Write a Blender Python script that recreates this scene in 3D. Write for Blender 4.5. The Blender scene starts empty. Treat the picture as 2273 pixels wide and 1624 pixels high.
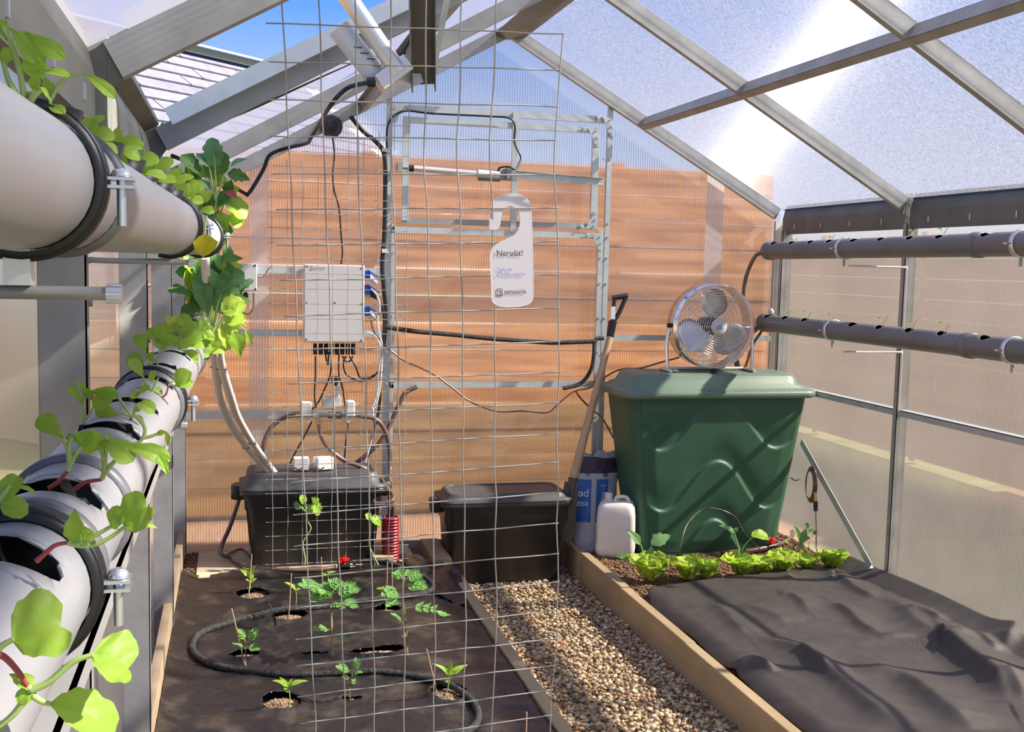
import bpy, math, random
import numpy as np
from mathutils import Vector, Matrix, noise
R=random.Random(7)
sc=bpy.context.scene; COL=sc.collection
# ---------------------------------------------------------------- camera
F=2400.0; W,HH=2273,1624; YAW,PIT,ROL=.2527,.0923,-.0234; CZ=1.87
fw=Vector((math.sin(YAW)*math.cos(PIT),math.cos(YAW)*math.cos(PIT),-math.sin(PIT)))
r_=Vector((math.cos(YAW),-math.sin(YAW),0)); d_=fw.cross(r_)
cr_=r_*math.cos(ROL)+d_*math.sin(ROL); cd_=d_*math.cos(ROL)-r_*math.sin(ROL)
cam=bpy.data.cameras.new('camera'); co=bpy.data.objects.new('camera',cam); COL.objects.link(co)
cam.sensor_width=36; cam.lens=F/W*36; cam.clip_start=.05; cam.clip_end=300
M=Matrix((cr_,-cd_,-fw)).transposed().to_4x4(); M.translation=(0,0,CZ); co.matrix_world=M; sc.camera=co
# ---------------------------------------------------------------- sky, sun, exposure
w=bpy.data.worlds.new('sky'); sc.world=w; w.use_nodes=True; nt=w.node_tree; nt.nodes.clear()
o=nt.nodes.new('ShaderNodeOutputWorld'); b=nt.nodes.new('ShaderNodeBackground'); nt.links.new(b.outputs[0],o.inputs[0])
tc=nt.nodes.new('ShaderNodeTexCoord'); sx=nt.nodes.new('ShaderNodeSeparateXYZ'); nt.links.new(tc.outputs['Generated'],sx.inputs[0])
rp=nt.nodes.new('ShaderNodeValToRGB'); nt.links.new(sx.outputs[2],rp.inputs[0]); nt.links.new(rp.outputs[0],b.inputs[0])
e=rp.color_ramp.elements; e[0].position=0; e[0].color=(.72,.82,1,1); e[1].position=1; e[1].color=(.07,.22,.75,1)
x=e.new(.12); x.color=(.50,.64,.95,1); x=e.new(.22); x.color=(.15,.38,.96,1); x=e.new(.4); x.color=(.10,.30,.90,1)
b.inputs[1].default_value=.95
sun=bpy.data.lights.new('sun','SUN'); so=bpy.data.objects.new('sun',sun); COL.objects.link(so)
SE,SA=math.radians(40),math.radians(105)
sd=Vector((math.cos(SE)*math.sin(SA),math.cos(SE)*math.cos(SA),math.sin(SE)))
so.rotation_euler=sd.to_track_quat('Z','Y').to_euler(); so.location=sd*30; sun.energy=20; sun.angle=math.radians(1.2); sun.color=(1,.93,.82)
sc.view_settings.view_transform='Standard'; sc.view_settings.look='None'; sc.view_settings.gamma=1; sc.view_settings.use_curve_mapping=False
sc.view_settings.exposure=.22
sc.cycles.max_bounces=8; sc.cycles.transparent_max_bounces=14; sc.cycles.diffuse_bounces=4; sc.cycles.transmission_bounces=6
sc.cycles.caustics_reflective=False; sc.cycles.caustics_refractive=False
# ---------------------------------------------------------------- pixel rays on known planes
def ray(u,v): return fw+cr_*((u-1136.5)/F)+cd_*((v-812)/F)
def at(u,v,x=None,y=None,z=None):
    q=ray(u,v)
    t=x/q.x if x is not None else y/q.y if y is not None else (z-CZ)/q.z
    return q*t+Vector((0,0,CZ))
V=Vector
def lerp(a,b,t): return a+(b-a)*t
def cr(pts,n=6):
    pts=[V(p) for p in pts]; P=[pts[0]*2-pts[1]]+pts+[pts[-1]*2-pts[-2]]; out=[]
    for i in range(1,len(P)-2):
        a,b_,c,d=P[i-1:i+3]
        for k in range(n):
            t=k/n; out.append(.5*((2*b_)+(c-a)*t+(2*a-5*b_+4*c-d)*t*t+(3*b_-a-3*c+d)*t**3))
    return out+[pts[-1]]
# ---------------------------------------------------------------- mesh builder
class MB:
    def __init__(s): s.v=[]; s.f=[]; s.s=[]
    def add(s,vs,fs,sm=False):
        n=len(s.v); s.v+= [tuple(a) for a in vs]; s.f+=[tuple(i+n for i in f) for f in fs]; s.s+=[sm]*len(fs); return s
    def box(s,a,b_,rz=0):
        a,b_=V(a),V(b_); lo=V((min(a.x,b_.x),min(a.y,b_.y),min(a.z,b_.z))); hi=V((max(a.x,b_.x),max(a.y,b_.y),max(a.z,b_.z)))
        vs=[(x,y,z) for z in (lo.z,hi.z) for y in (lo.y,hi.y) for x in (lo.x,hi.x)]
        if rz:
            c=(lo+hi)/2; vs=[tuple(c+Matrix.Rotation(rz,3,'Z')@(V(q)-c)) for q in vs]
        return s.add(vs,[(0,2,3,1),(4,5,7,6),(0,1,5,4),(2,6,7,3),(0,4,6,2),(1,3,7,5)])
    def prof(s,p0,p1,poly,side,sm=False,close=True):
        """extrude a 2D polygon (side,up) along p0->p1"""
        p0,p1=V(p0),V(p1); a=(p1-p0).normalized(); si=V(side); si=(si-a*si.dot(a)).normalized(); up=si.cross(a)*-1
        n=len(poly); vs=[p+si*q[0]+up*q[1] for p in (p0,p1) for q in poly]
        fs=[(i,(i+1)%n,n+(i+1)%n,n+i) for i in range(n if close else n-1)]
        s.add(vs,fs,sm)
        if close: s.add(vs[:n],[tuple(range(n))[::-1]]); s.add(vs[n:],[tuple(range(n))])
        return s
    def beam(s,p0,p1,w_,h,side=(1,0,0)):
        return s.prof(p0,p1,[(-w_/2,-h/2),(w_/2,-h/2),(w_/2,h/2),(-w_/2,h/2)],side)
    def tube(s,pts,r=.01,n=8,caps=True,radii=None,closed=False):
        pts=[V(p) for p in pts]; m=len(pts); rings=[]; prev=None
        for i,p in enumerate(pts):
            if closed: t=pts[(i+1)%m]-pts[i-1]
            else: t=pts[min(i+1,m-1)]-pts[max(i-1,0)]
            if t.length<1e-9: t=V((0,0,1))
            t.normalize()
            if prev is None:
                q=V((0,0,1)) if abs(t.z)<.9 else V((1,0,0)); nrm=(q-t*q.dot(t)).normalized()
            else:
                nrm=prev-t*prev.dot(t)
                nrm=nrm.normalized() if nrm.length>1e-6 else t.orthogonal().normalized()
            prev=nrm; bi=t.cross(nrm); rr=radii[i] if radii else r
            rings+= [p+(nrm*math.cos(2*math.pi*k/n)+bi*math.sin(2*math.pi*k/n))*rr for k in range(n)]
        fs=[]
        for i in range(m if closed else m-1):
            j=(i+1)%m
            fs+=[(i*n+k,i*n+(k+1)%n,j*n+(k+1)%n,j*n+k) for k in range(n)]
        s.add(rings,fs,True)
        if caps and not closed: s.add(rings[:n],[tuple(range(n))[::-1]]); s.add(rings[-n:],[tuple(range(n))])
        return s
    def lathe(s,prof,o=(0,0,0),axis=(0,0,1),n=24,sm=True,a0=0,a1=2*math.pi):
        o=V(o); ax=V(axis).normalized(); u=ax.orthogonal().normalized(); w2=ax.cross(u); m=len(prof); full=abs(a1-a0-2*math.pi)<1e-6
        vs=[o+ax*z+(u*math.cos(a0+(a1-a0)*k/n)+w2*math.sin(a0+(a1-a0)*k/n))*r for r,z in prof for k in range(n if full else n+1)]
        c=n if full else n+1; fs=[]
        for i in range(m-1):
            for k in range(n): fs.append((i*c+k,i*c+(k+1)%c,(i+1)*c+(k+1)%c,(i+1)*c+k))
        return s.add(vs,fs,sm)
    def plate(s,poly,th):
        """poly: 3D points in a plane, th: thickness vector"""
        n=len(poly); poly=[V(p) for p in poly]; th=V(th); vs=poly+[p+th for p in poly]
        return s.add(vs,[tuple(range(n))[::-1],tuple(range(n,2*n))]+[(i,(i+1)%n,n+(i+1)%n,n+i) for i in range(n)])
    def grid(s,nx,ny,fn,sm=True,skip=None):
        vs=[fn(i/nx,j/ny) for j in range(ny+1) for i in range(nx+1)]
        fs=[(j*(nx+1)+i,j*(nx+1)+i+1,(j+1)*(nx+1)+i+1,(j+1)*(nx+1)+i) for j in range(ny) for i in range(nx) if not(skip and skip((i+.5)/nx,(j+.5)/ny))]
        return s.add(vs,fs,sm)
    def ball(s,c,r,n=8,m=6,sc_=(1,1,1),rot=None):
        c=V(c); vs=[]
        for j in range(m+1):
            th=math.pi*j/m
            for i in range(n):
                ph=2*math.pi*i/n; q=V((math.sin(th)*math.cos(ph)*sc_[0],math.sin(th)*math.sin(ph)*sc_[1],math.cos(th)*sc_[2]))*r
                if rot: q=rot@q
                vs.append(c+q)
        return s.add(vs,[(j*n+i,j*n+(i+1)%n,(j+1)*n+(i+1)%n,(j+1)*n+i) for j in range(m) for i in range(n)],True)
    def mesh(s,name,mat):
        me=bpy.data.meshes.new(name); me.from_pydata(s.v,[],s.f); me.validate()
        if len(me.polygons)==len(s.s): me.polygons.foreach_set('use_smooth',s.s)
        for m_ in (mat if isinstance(mat,list) else [mat]): me.materials.append(m_)
        me.update(); return me
    def build(s,name,mat,parent=None,bev=0,seg=2,solid=0):
        ob=bpy.data.objects.new(name,s.mesh(name,mat)); COL.objects.link(ob)
        if parent is not None: ob.parent=parent; ob.matrix_parent_inverse=Matrix.Translation(parent.location).inverted()
        if solid: m_=ob.modifiers.new('s','SOLIDIFY'); m_.thickness=solid; m_.offset=0
        if bev: m_=ob.modifiers.new('b','BEVEL'); m_.width=bev; m_.segments=seg; m_.limit_method='ANGLE'; m_.angle_limit=math.radians(35)
        return ob
def tag(o,label=None,cat=None,group=None,kind=None):
    if label: o['label']=label
    if cat: o['category']=cat
    if group: o['group']=group
    if kind: o['kind']=kind
    return o
def thing(name,label,cat,loc=(0,0,0),group=None):
    o=bpy.data.objects.new(name,None); COL.objects.link(o); o.location=loc; o.empty_display_size=.05; return tag(o,label,cat,group)
def setting(name,loc=(0,0,0)):
    o=bpy.data.objects.new(name,None); COL.objects.link(o); o.location=loc; o['kind']='structure'; return o
# ---------------------------------------------------------------- materials
def new(name):
    m=bpy.data.materials.new(name); m.use_nodes=True; n=m.node_tree; n.nodes.clear(); out=n.nodes.new('ShaderNodeOutputMaterial'); return m,n,out
def N(n,t,**k):
    q=n.nodes.new('ShaderNode'+t)
    for a,b2 in k.items():
        if a.startswith('i_'): q.inputs[a[2:].replace('_',' ')].default_value=b2
        else: setattr(q,a,b2)
    return q
def L(n,a,b2): n.links.new(a,b2)
def col3(c): return (c[0],c[1],c[2],1)
def pbr(name,c,rough=.5,metal=0,c2=None,scale=20,bump=0,bscale=None,stretch=(1,1,1),spec=.5,contrast=(.35,.65),det=4,coat=0,island=0,trans=0):
    m,n,out=new(name); p=N(n,'BsdfPrincipled'); L(n,p.outputs[0],out.inputs[0])
    p.inputs['Base Color'].default_value=col3(c); p.inputs['Roughness'].default_value=rough; p.inputs['Metallic'].default_value=metal
    p.inputs['Specular IOR Level'].default_value=spec; p.inputs['Coat Weight'].default_value=coat
    tc=N(n,'TexCoord'); mp=N(n,'Mapping'); mp.inputs['Scale'].default_value=stretch; L(n,tc.outputs['Object'],mp.inputs[0])
    colout=None
    if c2 is not None:
        nz=N(n,'TexNoise'); nz.inputs['Scale'].default_value=scale; nz.inputs['Detail'].default_value=det; L(n,mp.outputs[0],nz.inputs[0])
        rp=N(n,'ValToRGB'); e=rp.color_ramp.elements; e[0].position,e[1].position=contrast; e[0].color=col3(c); e[1].color=col3(c2)
        L(n,nz.outputs[0],rp.inputs[0]); colout=rp.outputs[0]
    if island:
        g=N(n,'NewGeometry'); oi=N(n,'ObjectInfo'); ad=N(n,'Math',operation='ADD'); fr=N(n,'Math',operation='FRACT'); L(n,g.outputs['Random Per Island'],ad.inputs[0]); L(n,oi.outputs['Random'],ad.inputs[1]); L(n,ad.outputs[0],fr.inputs[0])
        hs=N(n,'HueSaturation'); mr=N(n,'MapRange'); mr.inputs[3].default_value=1-island; mr.inputs[4].default_value=1+island
        L(n,fr.outputs[0],mr.inputs[0]); L(n,mr.outputs[0],hs.inputs['Value']); hs.inputs['Color'].default_value=col3(c)
        if colout: L(n,colout,hs.inputs['Color'])
        colout=hs.outputs[0]
    if colout: L(n,colout,p.inputs['Base Color'])
    if bump:
        bz=N(n,'TexNoise'); bz.inputs['Scale'].default_value=bscale or scale*4; bz.inputs['Detail'].default_value=3; L(n,mp.outputs[0],bz.inputs[0])
        bp=N(n,'Bump'); bp.inputs['Strength'].default_value=bump; bp.inputs['Distance'].default_value=.01; L(n,bz.outputs[0],bp.inputs['Height']); L(n,bp.outputs[0],p.inputs['Normal'])
    if trans:
        tl=N(n,'BsdfTranslucent'); tl.inputs[0].default_value=col3([min(1,q*1.5) for q in c])
        if colout: L(n,colout,tl.inputs[0])
        mx=N(n,'MixShader'); mx.inputs[0].default_value=trans; L(n,p.outputs[0],mx.inputs[1]); L(n,tl.outputs[0],mx.inputs[2]); L(n,mx.outputs[0],out.inputs[0])
    return m
def sheet(name,axis,pitch,tr,rib_tr,tint=(1,1,1),white=(.8,.8,.84),hair=0.0,tang=(1,0,-.5557),gl=.08,refr=0,diff=.35,pwr=.7,spark=0):
    """multiwall polycarbonate: clear cells between ribs, ribs scatter"""
    m,n,out=new(name); tc=N(n,'TexCoord'); sp=N(n,'SeparateXYZ'); L(n,tc.outputs['Object'],sp.inputs[0])
    nz=N(n,'TexNoise'); nz.inputs['Scale'].default_value=2.2; nz.inputs['Detail'].default_value=3; L(n,tc.outputs['Object'],nz.inputs[0])
    mu=N(n,'MULTIPLY'[:0]+'Math',operation='MULTIPLY'); mu.inputs[1].default_value=math.pi/pitch; L(n,sp.outputs['XYZ'.index(axis)],mu.inputs[0])
    sn=N(n,'Math',operation='SINE'); L(n,mu.outputs[0],sn.inputs[0]); ab=N(n,'Math',operation='ABSOLUTE'); L(n,sn.outputs[0],ab.inputs[0])
    pw=N(n,'Math',operation='POWER'); pw.inputs[1].default_value=pwr; L(n,ab.outputs[0],pw.inputs[0])       # 0 at rib, 1 in the cell
    mr=N(n,'MapRange'); mr.inputs[3].default_value=rib_tr; mr.inputs[4].default_value=tr; L(n,pw.outputs[0],mr.inputs[0])
    ad=N(n,'Math',operation='MULTIPLY_ADD'); ad.inputs[1].default_value=.22; L(n,nz.outputs[0],ad.inputs[0]); ad.inputs[2].default_value=-.11
    sm=N(n,'Math',operation='ADD',use_clamp=True); L(n,mr.outputs[0],sm.inputs[0]); L(n,ad.outputs[0],sm.inputs[1])
    bp=N(n,'Bump'); bp.inputs['Strength'].default_value=.5; bp.inputs['Distance'].default_value=.002; L(n,ab.outputs[0],bp.inputs['Height'])
    tp=N(n,'BsdfTransparent'); tp.inputs[0].default_value=col3(tint)
    tl=N(n,'BsdfTranslucent'); tl.inputs[0].default_value=col3(white)
    df=N(n,'BsdfDiffuse'); df.inputs[0].default_value=col3(white); m1=N(n,'MixShader'); m1.inputs[0].default_value=diff; L(n,tl.outputs[0],m1.inputs[1]); L(n,df.outputs[0],m1.inputs[2])
    top=m1.outputs[0]
    if spark:  # sparkle painted into the scatter colour as stretched noise
        mp=N(n,'Mapping'); mp.inputs['Scale'].default_value=(60,260,60); L(n,tc.outputs['Object'],mp.inputs[0]); n2=N(n,'TexNoise'); n2.inputs['Scale'].default_value=1; n2.inputs['Detail'].default_value=4; L(n,mp.outputs[0],n2.inputs[0])
        r2=N(n,'MapRange'); r2.inputs[1].default_value=.3; r2.inputs[2].default_value=.75; r2.inputs[3].default_value=.45; r2.inputs[4].default_value=.45+spark; L(n,n2.outputs[0],r2.inputs[0])
        vm=N(n,'VectorMath',operation='SCALE'); vm.inputs[0].default_value=white; L(n,r2.outputs[0],vm.inputs['Scale']); L(n,vm.outputs[0],tl.inputs[0]); L(n,vm.outputs[0],df.inputs[0])
    if hair:
        hb=N(n,'BsdfHair',component='Transmission'); hb.inputs['Color'].default_value=(1,.97,.92,1); hb.inputs['Offset'].default_value=0; hb.inputs['RoughnessU'].default_value=.0035; hb.inputs['RoughnessV'].default_value=1
        cv=N(n,'CombineXYZ'); t=V(tang).normalized(); cv.inputs[0].default_value,cv.inputs[1].default_value,cv.inputs[2].default_value=t
        L(n,cv.outputs[0],hb.inputs['Tangent']); m3=N(n,'MixShader'); m3.inputs[0].default_value=hair; L(n,top,m3.inputs[1]); L(n,hb.outputs[0],m3.inputs[2]); top=m3.outputs[0]
    tpo=tp.outputs[0]
    if refr:
        rf=N(n,'BsdfRefraction'); rf.inputs['Color'].default_value=col3(tint); rf.inputs['IOR'].default_value=1.05; rf.inputs['Roughness'].default_value=.5; m5=N(n,'MixShader'); m5.inputs[0].default_value=refr; L(n,tpo,m5.inputs[1]); L(n,rf.outputs[0],m5.inputs[2]); tpo=m5.outputs[0]
    m2=N(n,'MixShader'); L(n,sm.outputs[0],m2.inputs[0]); L(n,top,m2.inputs[1]); L(n,tpo,m2.inputs[2])
    g=N(n,'BsdfGlossy'); g.inputs['Roughness'].default_value=.18; L(n,bp.outputs[0],g.inputs['Normal']); m4=N(n,'MixShader'); m4.inputs[0].default_value=gl
    L(n,m2.outputs[0],m4.inputs[1]); L(n,g.outputs[0],m4.inputs[2]); L(n,m4.outputs[0],out.inputs[0]); return m
MT={}
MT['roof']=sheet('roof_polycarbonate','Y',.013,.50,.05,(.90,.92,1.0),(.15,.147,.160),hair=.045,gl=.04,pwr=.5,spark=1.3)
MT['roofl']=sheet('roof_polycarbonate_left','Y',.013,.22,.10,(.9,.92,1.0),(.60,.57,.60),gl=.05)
MT['back']=sheet('gable_polycarbonate','X',.016,.84,.02,(1,.97,.94),(.52,.50,.49),gl=.03,refr=.6,pwr=.42)
MT['band']=sheet('doubled_polycarbonate','X',.016,.60,.0,(1,.98,.96),(.95,.94,.92),gl=.05,pwr=.45,diff=.6)
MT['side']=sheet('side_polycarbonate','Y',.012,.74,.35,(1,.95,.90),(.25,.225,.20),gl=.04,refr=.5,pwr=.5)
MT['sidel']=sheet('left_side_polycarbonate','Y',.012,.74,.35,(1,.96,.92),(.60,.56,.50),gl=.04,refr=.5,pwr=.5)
MT['galv']=pbr('galvanised_steel',(.34,.335,.31),.5,.25,(.46,.455,.425),9,bump=.05,bscale=60,contrast=(.3,.7))
MT['galvd']=pbr('dull_galvanised_steel',(.125,.125,.105),.5,.2,(.18,.18,.155),5,contrast=(.3,.7))
MT['frame']=pbr('light_zinc_profile',(.52,.565,.55),.4,.3,(.62,.66,.64),14,contrast=(.3,.7))
MT['steel']=pbr('bright_steel',(.70,.72,.75),.28,.8)
MT['alu']=pbr('aluminium',(.80,.78,.74),.35,.6)
MT['pvc']=pbr('grey_pvc',(.34,.335,.335),.36,0,(.38,.37,.37),3,spec=.5)
MT['pvcd']=pbr('dark_grey_pvc',(.16,.155,.15),.42,0,(.20,.195,.19),4)
MT['cut']=pbr('cut_pvc_edge',(.75,.68,.60),.6)
MT['rubber']=pbr('black_rubber_and_pipe_shade',(.011,.011,.011),.45)
MT['ring']=pbr('grey_seal_ring',(.16,.16,.165),.4)
MT['black']=pbr('black_plastic',(.016,.016,.017),.4,0,(.028,.027,.026),6,bump=.03)
MT['blacklid']=pbr('dusty_black_plastic',(.055,.052,.05),.5,0,(.085,.08,.075),5,contrast=(.3,.7))
MT['cable']=pbr('black_cable',(.012,.012,.012),.4)
MT['tubebr']=pbr('translucent_brown_hose',(.13,.07,.05),.22,0,(.20,.12,.09),12,coat=.4)
MT['hose']=pbr('porous_black_hose',(.02,.02,.018),.75,0,(.07,.065,.055),60,bump=.9,bscale=160)
MT['white']=pbr('white_plastic',(.74,.72,.69),.35)
MT['box']=pbr('light_grey_enclosure',(.66,.64,.60),.4)
MT['foam']=pbr('white_foam_sleeve',(.88,.80,.74),.6)
MT['sign']=pbr('white_card',(.80,.76,.77),.45,trans=.25)
MT['lam']=pbr('clear_laminate',(.8,.76,.76),.1)
MT['ink']=pbr('dark_ink',(.06,.05,.06),.6); MT['inkb']=pbr('violet_ink',(.25,.28,.72),.6); MT['wht']=pbr('white_print',(.75,.77,.8),.6)
MT['blue']=pbr('blue_plastic',(.01,.12,.62),.35); MT['red']=pbr('red_plastic',(.75,.01,.01),.35); MT['redc']=pbr('dark_red_conduit',(.30,.015,.02),.4)
MT['cream']=pbr('cream_plastic',(.72,.69,.60),.45); MT['brass']=pbr('brass',(.55,.36,.12),.3,.9)
MT['kerb']=pbr('sandy_timber_kerb',(.46,.35,.20),.85,0,(.33,.25,.15),3,bump=.25,bscale=80,stretch=(4,1,4),contrast=(.3,.75))
MT['wood']=pbr('weathered_board',(.50,.37,.22),.8,0,(.38,.27,.16),4,bump=.2,bscale=60,stretch=(1,1,6))
MT['ply']=pbr('plywood_board',(.74,.60,.38),.75,0,(.64,.50,.30),3,bump=.08,bscale=50)
MT['soil']=pbr('soil',(.13,.065,.035),.95,0,(.26,.15,.085),26,bump=1,bscale=110,contrast=(.3,.7),det=8)
MT['clod']=pbr('soil_crumbs',(.16,.085,.045),.95,0,(.30,.18,.10),40,island=.45,bump=.5,bscale=200)
MT['chips']=pbr('pale_mulch_grit',(.22,.13,.07),.9,0,(.42,.28,.17),50,island=.5)
MT['mat']=pbr('black_woven_ground_cover',(.018,.0145,.012),.40,0,(.11,.085,.060),9,bump=.5,bscale=38,contrast=(.50,.86),det=8)
MT['fab']=pbr('dark_grey_fleece',(.046,.039,.035),.55,0,(.066,.056,.050),14,bump=.3,bscale=420,contrast=(.3,.7))
MT['green']=pbr('green_moulded_plastic',(.030,.100,.055),.5,0,(.042,.13,.072),3,bump=.10,bscale=240,contrast=(.3,.7))
MT['greenl']=pbr('dusty_green_lid',(.12,.19,.14),.38,0,(.17,.25,.19),4,bump=.05,bscale=120,contrast=(.3,.7))
MT['ash']=pbr('ash_wood_shaft',(.58,.40,.23),.5,0,(.48,.31,.17),10,stretch=(3,3,.4))
MT['darksteel']=pbr('dark_blade_steel',(.09,.08,.07),.5,.4,(.14,.12,.10),8)
MT['chrome']=pbr('chrome',(.80,.80,.80),.14,1); MT['blade']=pbr('fan_blade_metal',(.66,.67,.70),.28,.85)
MT['fence']=pbr('stained_fence_board',(.25,.095,.025),.75,0,(.52,.255,.095),3,bump=.2,bscale=20,stretch=(.5,1,7),contrast=(.3,.7),island=.3,det=6)
MT['fenceo']=pbr('olive_brown_fence_board',(.17,.095,.035),.8,0,(.36,.22,.09),3,bump=.2,bscale=20,stretch=(.5,1,7),contrast=(.3,.7),island=.25,det=6)
MT['fence2']=pbr('brown_fence_board',(.38,.20,.12),.8,0,(.52,.30,.20),3,bump=.2,bscale=20,stretch=(1,.5,7),contrast=(.3,.7),island=.2)
MT['lawn']=pbr('lawn',(.07,.085,.025),.95,0,(.16,.17,.06),3,bump=.6,bscale=60,contrast=(.3,.7),det=8)
MT['sandy']=pbr('sandy_ground',(.52,.40,.24),.95,0,(.40,.31,.18),4,bump=.4,bscale=60)
MT['tile']=pbr('grey_violet_roof_tile',(.12,.115,.15),.55,0,(.16,.155,.20),8,island=.08)
MT['ridge']=pbr('blue_grey_ridge_cap',(.16,.20,.33),.4); MT['render']=pbr('pale_rendered_wall',(.6,.56,.5),.9)
MT['bagw']=pbr('white_woven_bag',(.46,.47,.49),.45,0,(.38,.39,.42),9,bump=.5,bscale=30); MT['bagp']=pbr('dark_purple_print',(.045,.02,.05),.4,bump=.4,scale=9,c2=(.06,.03,.06)); MT['bagb']=pbr('blue_print',(.02,.10,.33),.4,bump=.4,scale=9,c2=(.03,.12,.38))
MT['hdpe']=pbr('milky_white_canister',(.86,.84,.79),.4,trans=.15)
MT['cane']=pbr('bamboo_stake',(.55,.36,.22),.6)
def leafm(name,c,c2,tr=.45): return pbr(name,c,.45,0,c2,22,bump=.12,bscale=90,trans=tr,contrast=(.3,.7),spec=.35)
MT['leafb']=leafm('bright_seedling_leaf',(.33,.54,.045),(.41,.61,.08)); MT['leafk']=leafm('bluish_kale_leaf',(.14,.32,.10),(.24,.44,.17),.35); MT['leaft']=leafm('tomato_leaf',(.17,.40,.09),(.26,.50,.12),.4)
MT['lett']=leafm('pale_lettuce_leaf',(.55,.74,.08),(.62,.80,.13),.45); MT['yell']=leafm('yellowed_leaf',(.66,.55,.02),(.55,.52,.03)); MT['leafd']=leafm('dark_green_leaf',(.08,.21,.03),(.13,.29,.05),.35)
MT['stemr']=pbr('reddish_stem',(.38,.06,.05),.5); MT['stemg']=pbr('pale_green_stem',(.42,.55,.16),.5); MT['stemb']=pbr('brown_green_stem',(.28,.22,.09),.6)
MT['stone']=None
def stonemat():
    m,n,out=new('river_gravel'); p=N(n,'BsdfPrincipled'); L(n,p.outputs[0],out.inputs[0]); p.inputs['Roughness'].default_value=.75
    g=N(n,'NewGeometry'); oi=N(n,'ObjectInfo'); ad=N(n,'Math',operation='ADD'); fr=N(n,'Math',operation='FRACT'); L(n,g.outputs['Random Per Island'],ad.inputs[0]); L(n,oi.outputs['Random'],ad.inputs[1]); L(n,ad.outputs[0],fr.inputs[0])
    rp=N(n,'ValToRGB'); rp.color_ramp.interpolation='CONSTANT'; e=rp.color_ramp.elements; e[0].position=0; e[0].color=(.52,.40,.25,1); e[1].position=.92; e[1].color=(.44,.20,.09,1)
    for q,c in ((.18,(.74,.58,.36)),(.36,(.34,.25,.15)),(.5,(.66,.47,.25)),(.62,(.86,.74,.52)),(.74,(.46,.34,.20)),(.82,(.22,.17,.12))):
        x=e.new(q); x.color=(*c,1)
    L(n,fr.outputs[0],rp.inputs[0])
    tc=N(n,'TexCoord'); nz=N(n,'TexNoise'); nz.inputs['Scale'].default_value=120; L(n,tc.outputs['Object'],nz.inputs[0]); mx=N(n,'Mix',data_type='RGBA',blend_type='MULTIPLY'); mx.inputs[0].default_value=.35
    L(n,rp.outputs[0],mx.inputs[6]); L(n,nz.outputs[0],mx.inputs[7]); L(n,mx.outputs[2],p.inputs['Base Color']); return m
MT['stone']=stonemat()
# ================================================================ greenhouse shell
XL,XR,XC,ZE,ZR,YB=-.30,3.50,1.606,2.252,3.28,6.52
SL=(ZR-ZE)/1.85; RY=[.75,2.2,3.68,5.08,6.46]; RN=[-.7,.9,2.32,3.70,5.08,6.46]
RAF=[-.6,.8,2.25,3.68,5.08,6.46]
def roofz(x): return ZR-abs(x-XC)*SL
U=lambda w,d,t=.004:[(0,0),(w,0),(w,t),(t,t),(t,d-t),(w,d-t),(w,d),(0,d)]      # C profile, open towards +side
ceil=setting('ceiling'); wb=setting('wall_back'); wl=setting('wall_left'); wr=setting('wall_right')
UPn=.03
# roof sheets, one per bay and slope
for i in range(len(RAF)-1):
    y0,y1=RAF[i]+.004,RAF[i+1]+.004
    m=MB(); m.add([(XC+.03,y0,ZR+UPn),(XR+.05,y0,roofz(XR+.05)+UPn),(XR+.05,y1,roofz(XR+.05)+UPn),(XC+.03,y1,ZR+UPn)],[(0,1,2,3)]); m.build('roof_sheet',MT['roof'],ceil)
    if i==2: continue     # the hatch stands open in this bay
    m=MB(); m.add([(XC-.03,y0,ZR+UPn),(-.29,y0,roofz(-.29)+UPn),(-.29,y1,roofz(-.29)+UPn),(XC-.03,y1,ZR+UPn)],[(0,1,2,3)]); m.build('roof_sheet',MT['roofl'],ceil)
# rafters: web faces the camera
for y in RAF:
    for s in (1,-1):
        x1=XC+s*1.85; n=V((s*SL,0,1)).normalized()
        p0=V((XC+s*.03,y,ZR+.028)); p1=V((x1,y,ZE+.028)); d=(p1-p0).normalized()
        q=MB(); T=.004
        def sl(a,b_,y0,y1): # slab between perpendicular depths a..b below the sheet
            vs=[p-n*k+V((0,yy,0)) for yy in (y0,y1) for p,k in ((p0,a),(p1,a),(p1,b_),(p0,b_))]
            q.add(vs,[(0,1,2,3),(7,6,5,4),(0,4,5,1),(1,5,6,2),(2,6,7,3),(3,7,4,0)])
        sl(0,.075,0,T); sl(.071,.075,T,.035); sl(0,.004,T,.035)
        q.build('rafter',MT['galv'],ceil)
# purlins between rafters + ridge beam + eave gutters
for i in range(len(RAF)-1):
    y0,y1=RAF[i]+.006,RAF[i+1]-.002
    for s in (1,-1):
        if s<0 and i==2: continue
        x=XC+s*.884; z=roofz(x)-.02
        q=MB(); n=V((s*SL,0,1)).normalized(); t=V((s,0,-SL)).normalized()
        c=V((x,0,z+.045))
        for a,b_,e0,e1 in ((-.0,.003,0,.065),(0,.045,.062,.065),(0,.045,0,.003)):
            vs=[c+t*u_-n*k+V((0,yy,0)) for yy in (y0,y1) for u_,k in ((a,e0),(b_,e0),(b_,e1),(a,e1))]
            q.add(vs,[(0,1,2,3),(7,6,5,4),(0,4,5,1),(1,5,6,2),(2,6,7,3),(3,7,4,0)])
        q.build('purlin',MT['galv'],ceil)
q=MB(); q.plate([(XC-.10,RAF[0],ZR-.035),(XC-.10,RAF[0],ZR-.031),(XC,RAF[0],ZR+.005),(XC+.10,RAF[0],ZR-.031),(XC+.10,RAF[0],ZR-.035),(XC+.04,RAF[0],ZR-.05),(XC-.04,RAF[0],ZR-.05)],(0,RAF[-1]-RAF[0]+.04,0)); q.build('ridge_beam',MT['galvd'],ceil)
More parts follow.
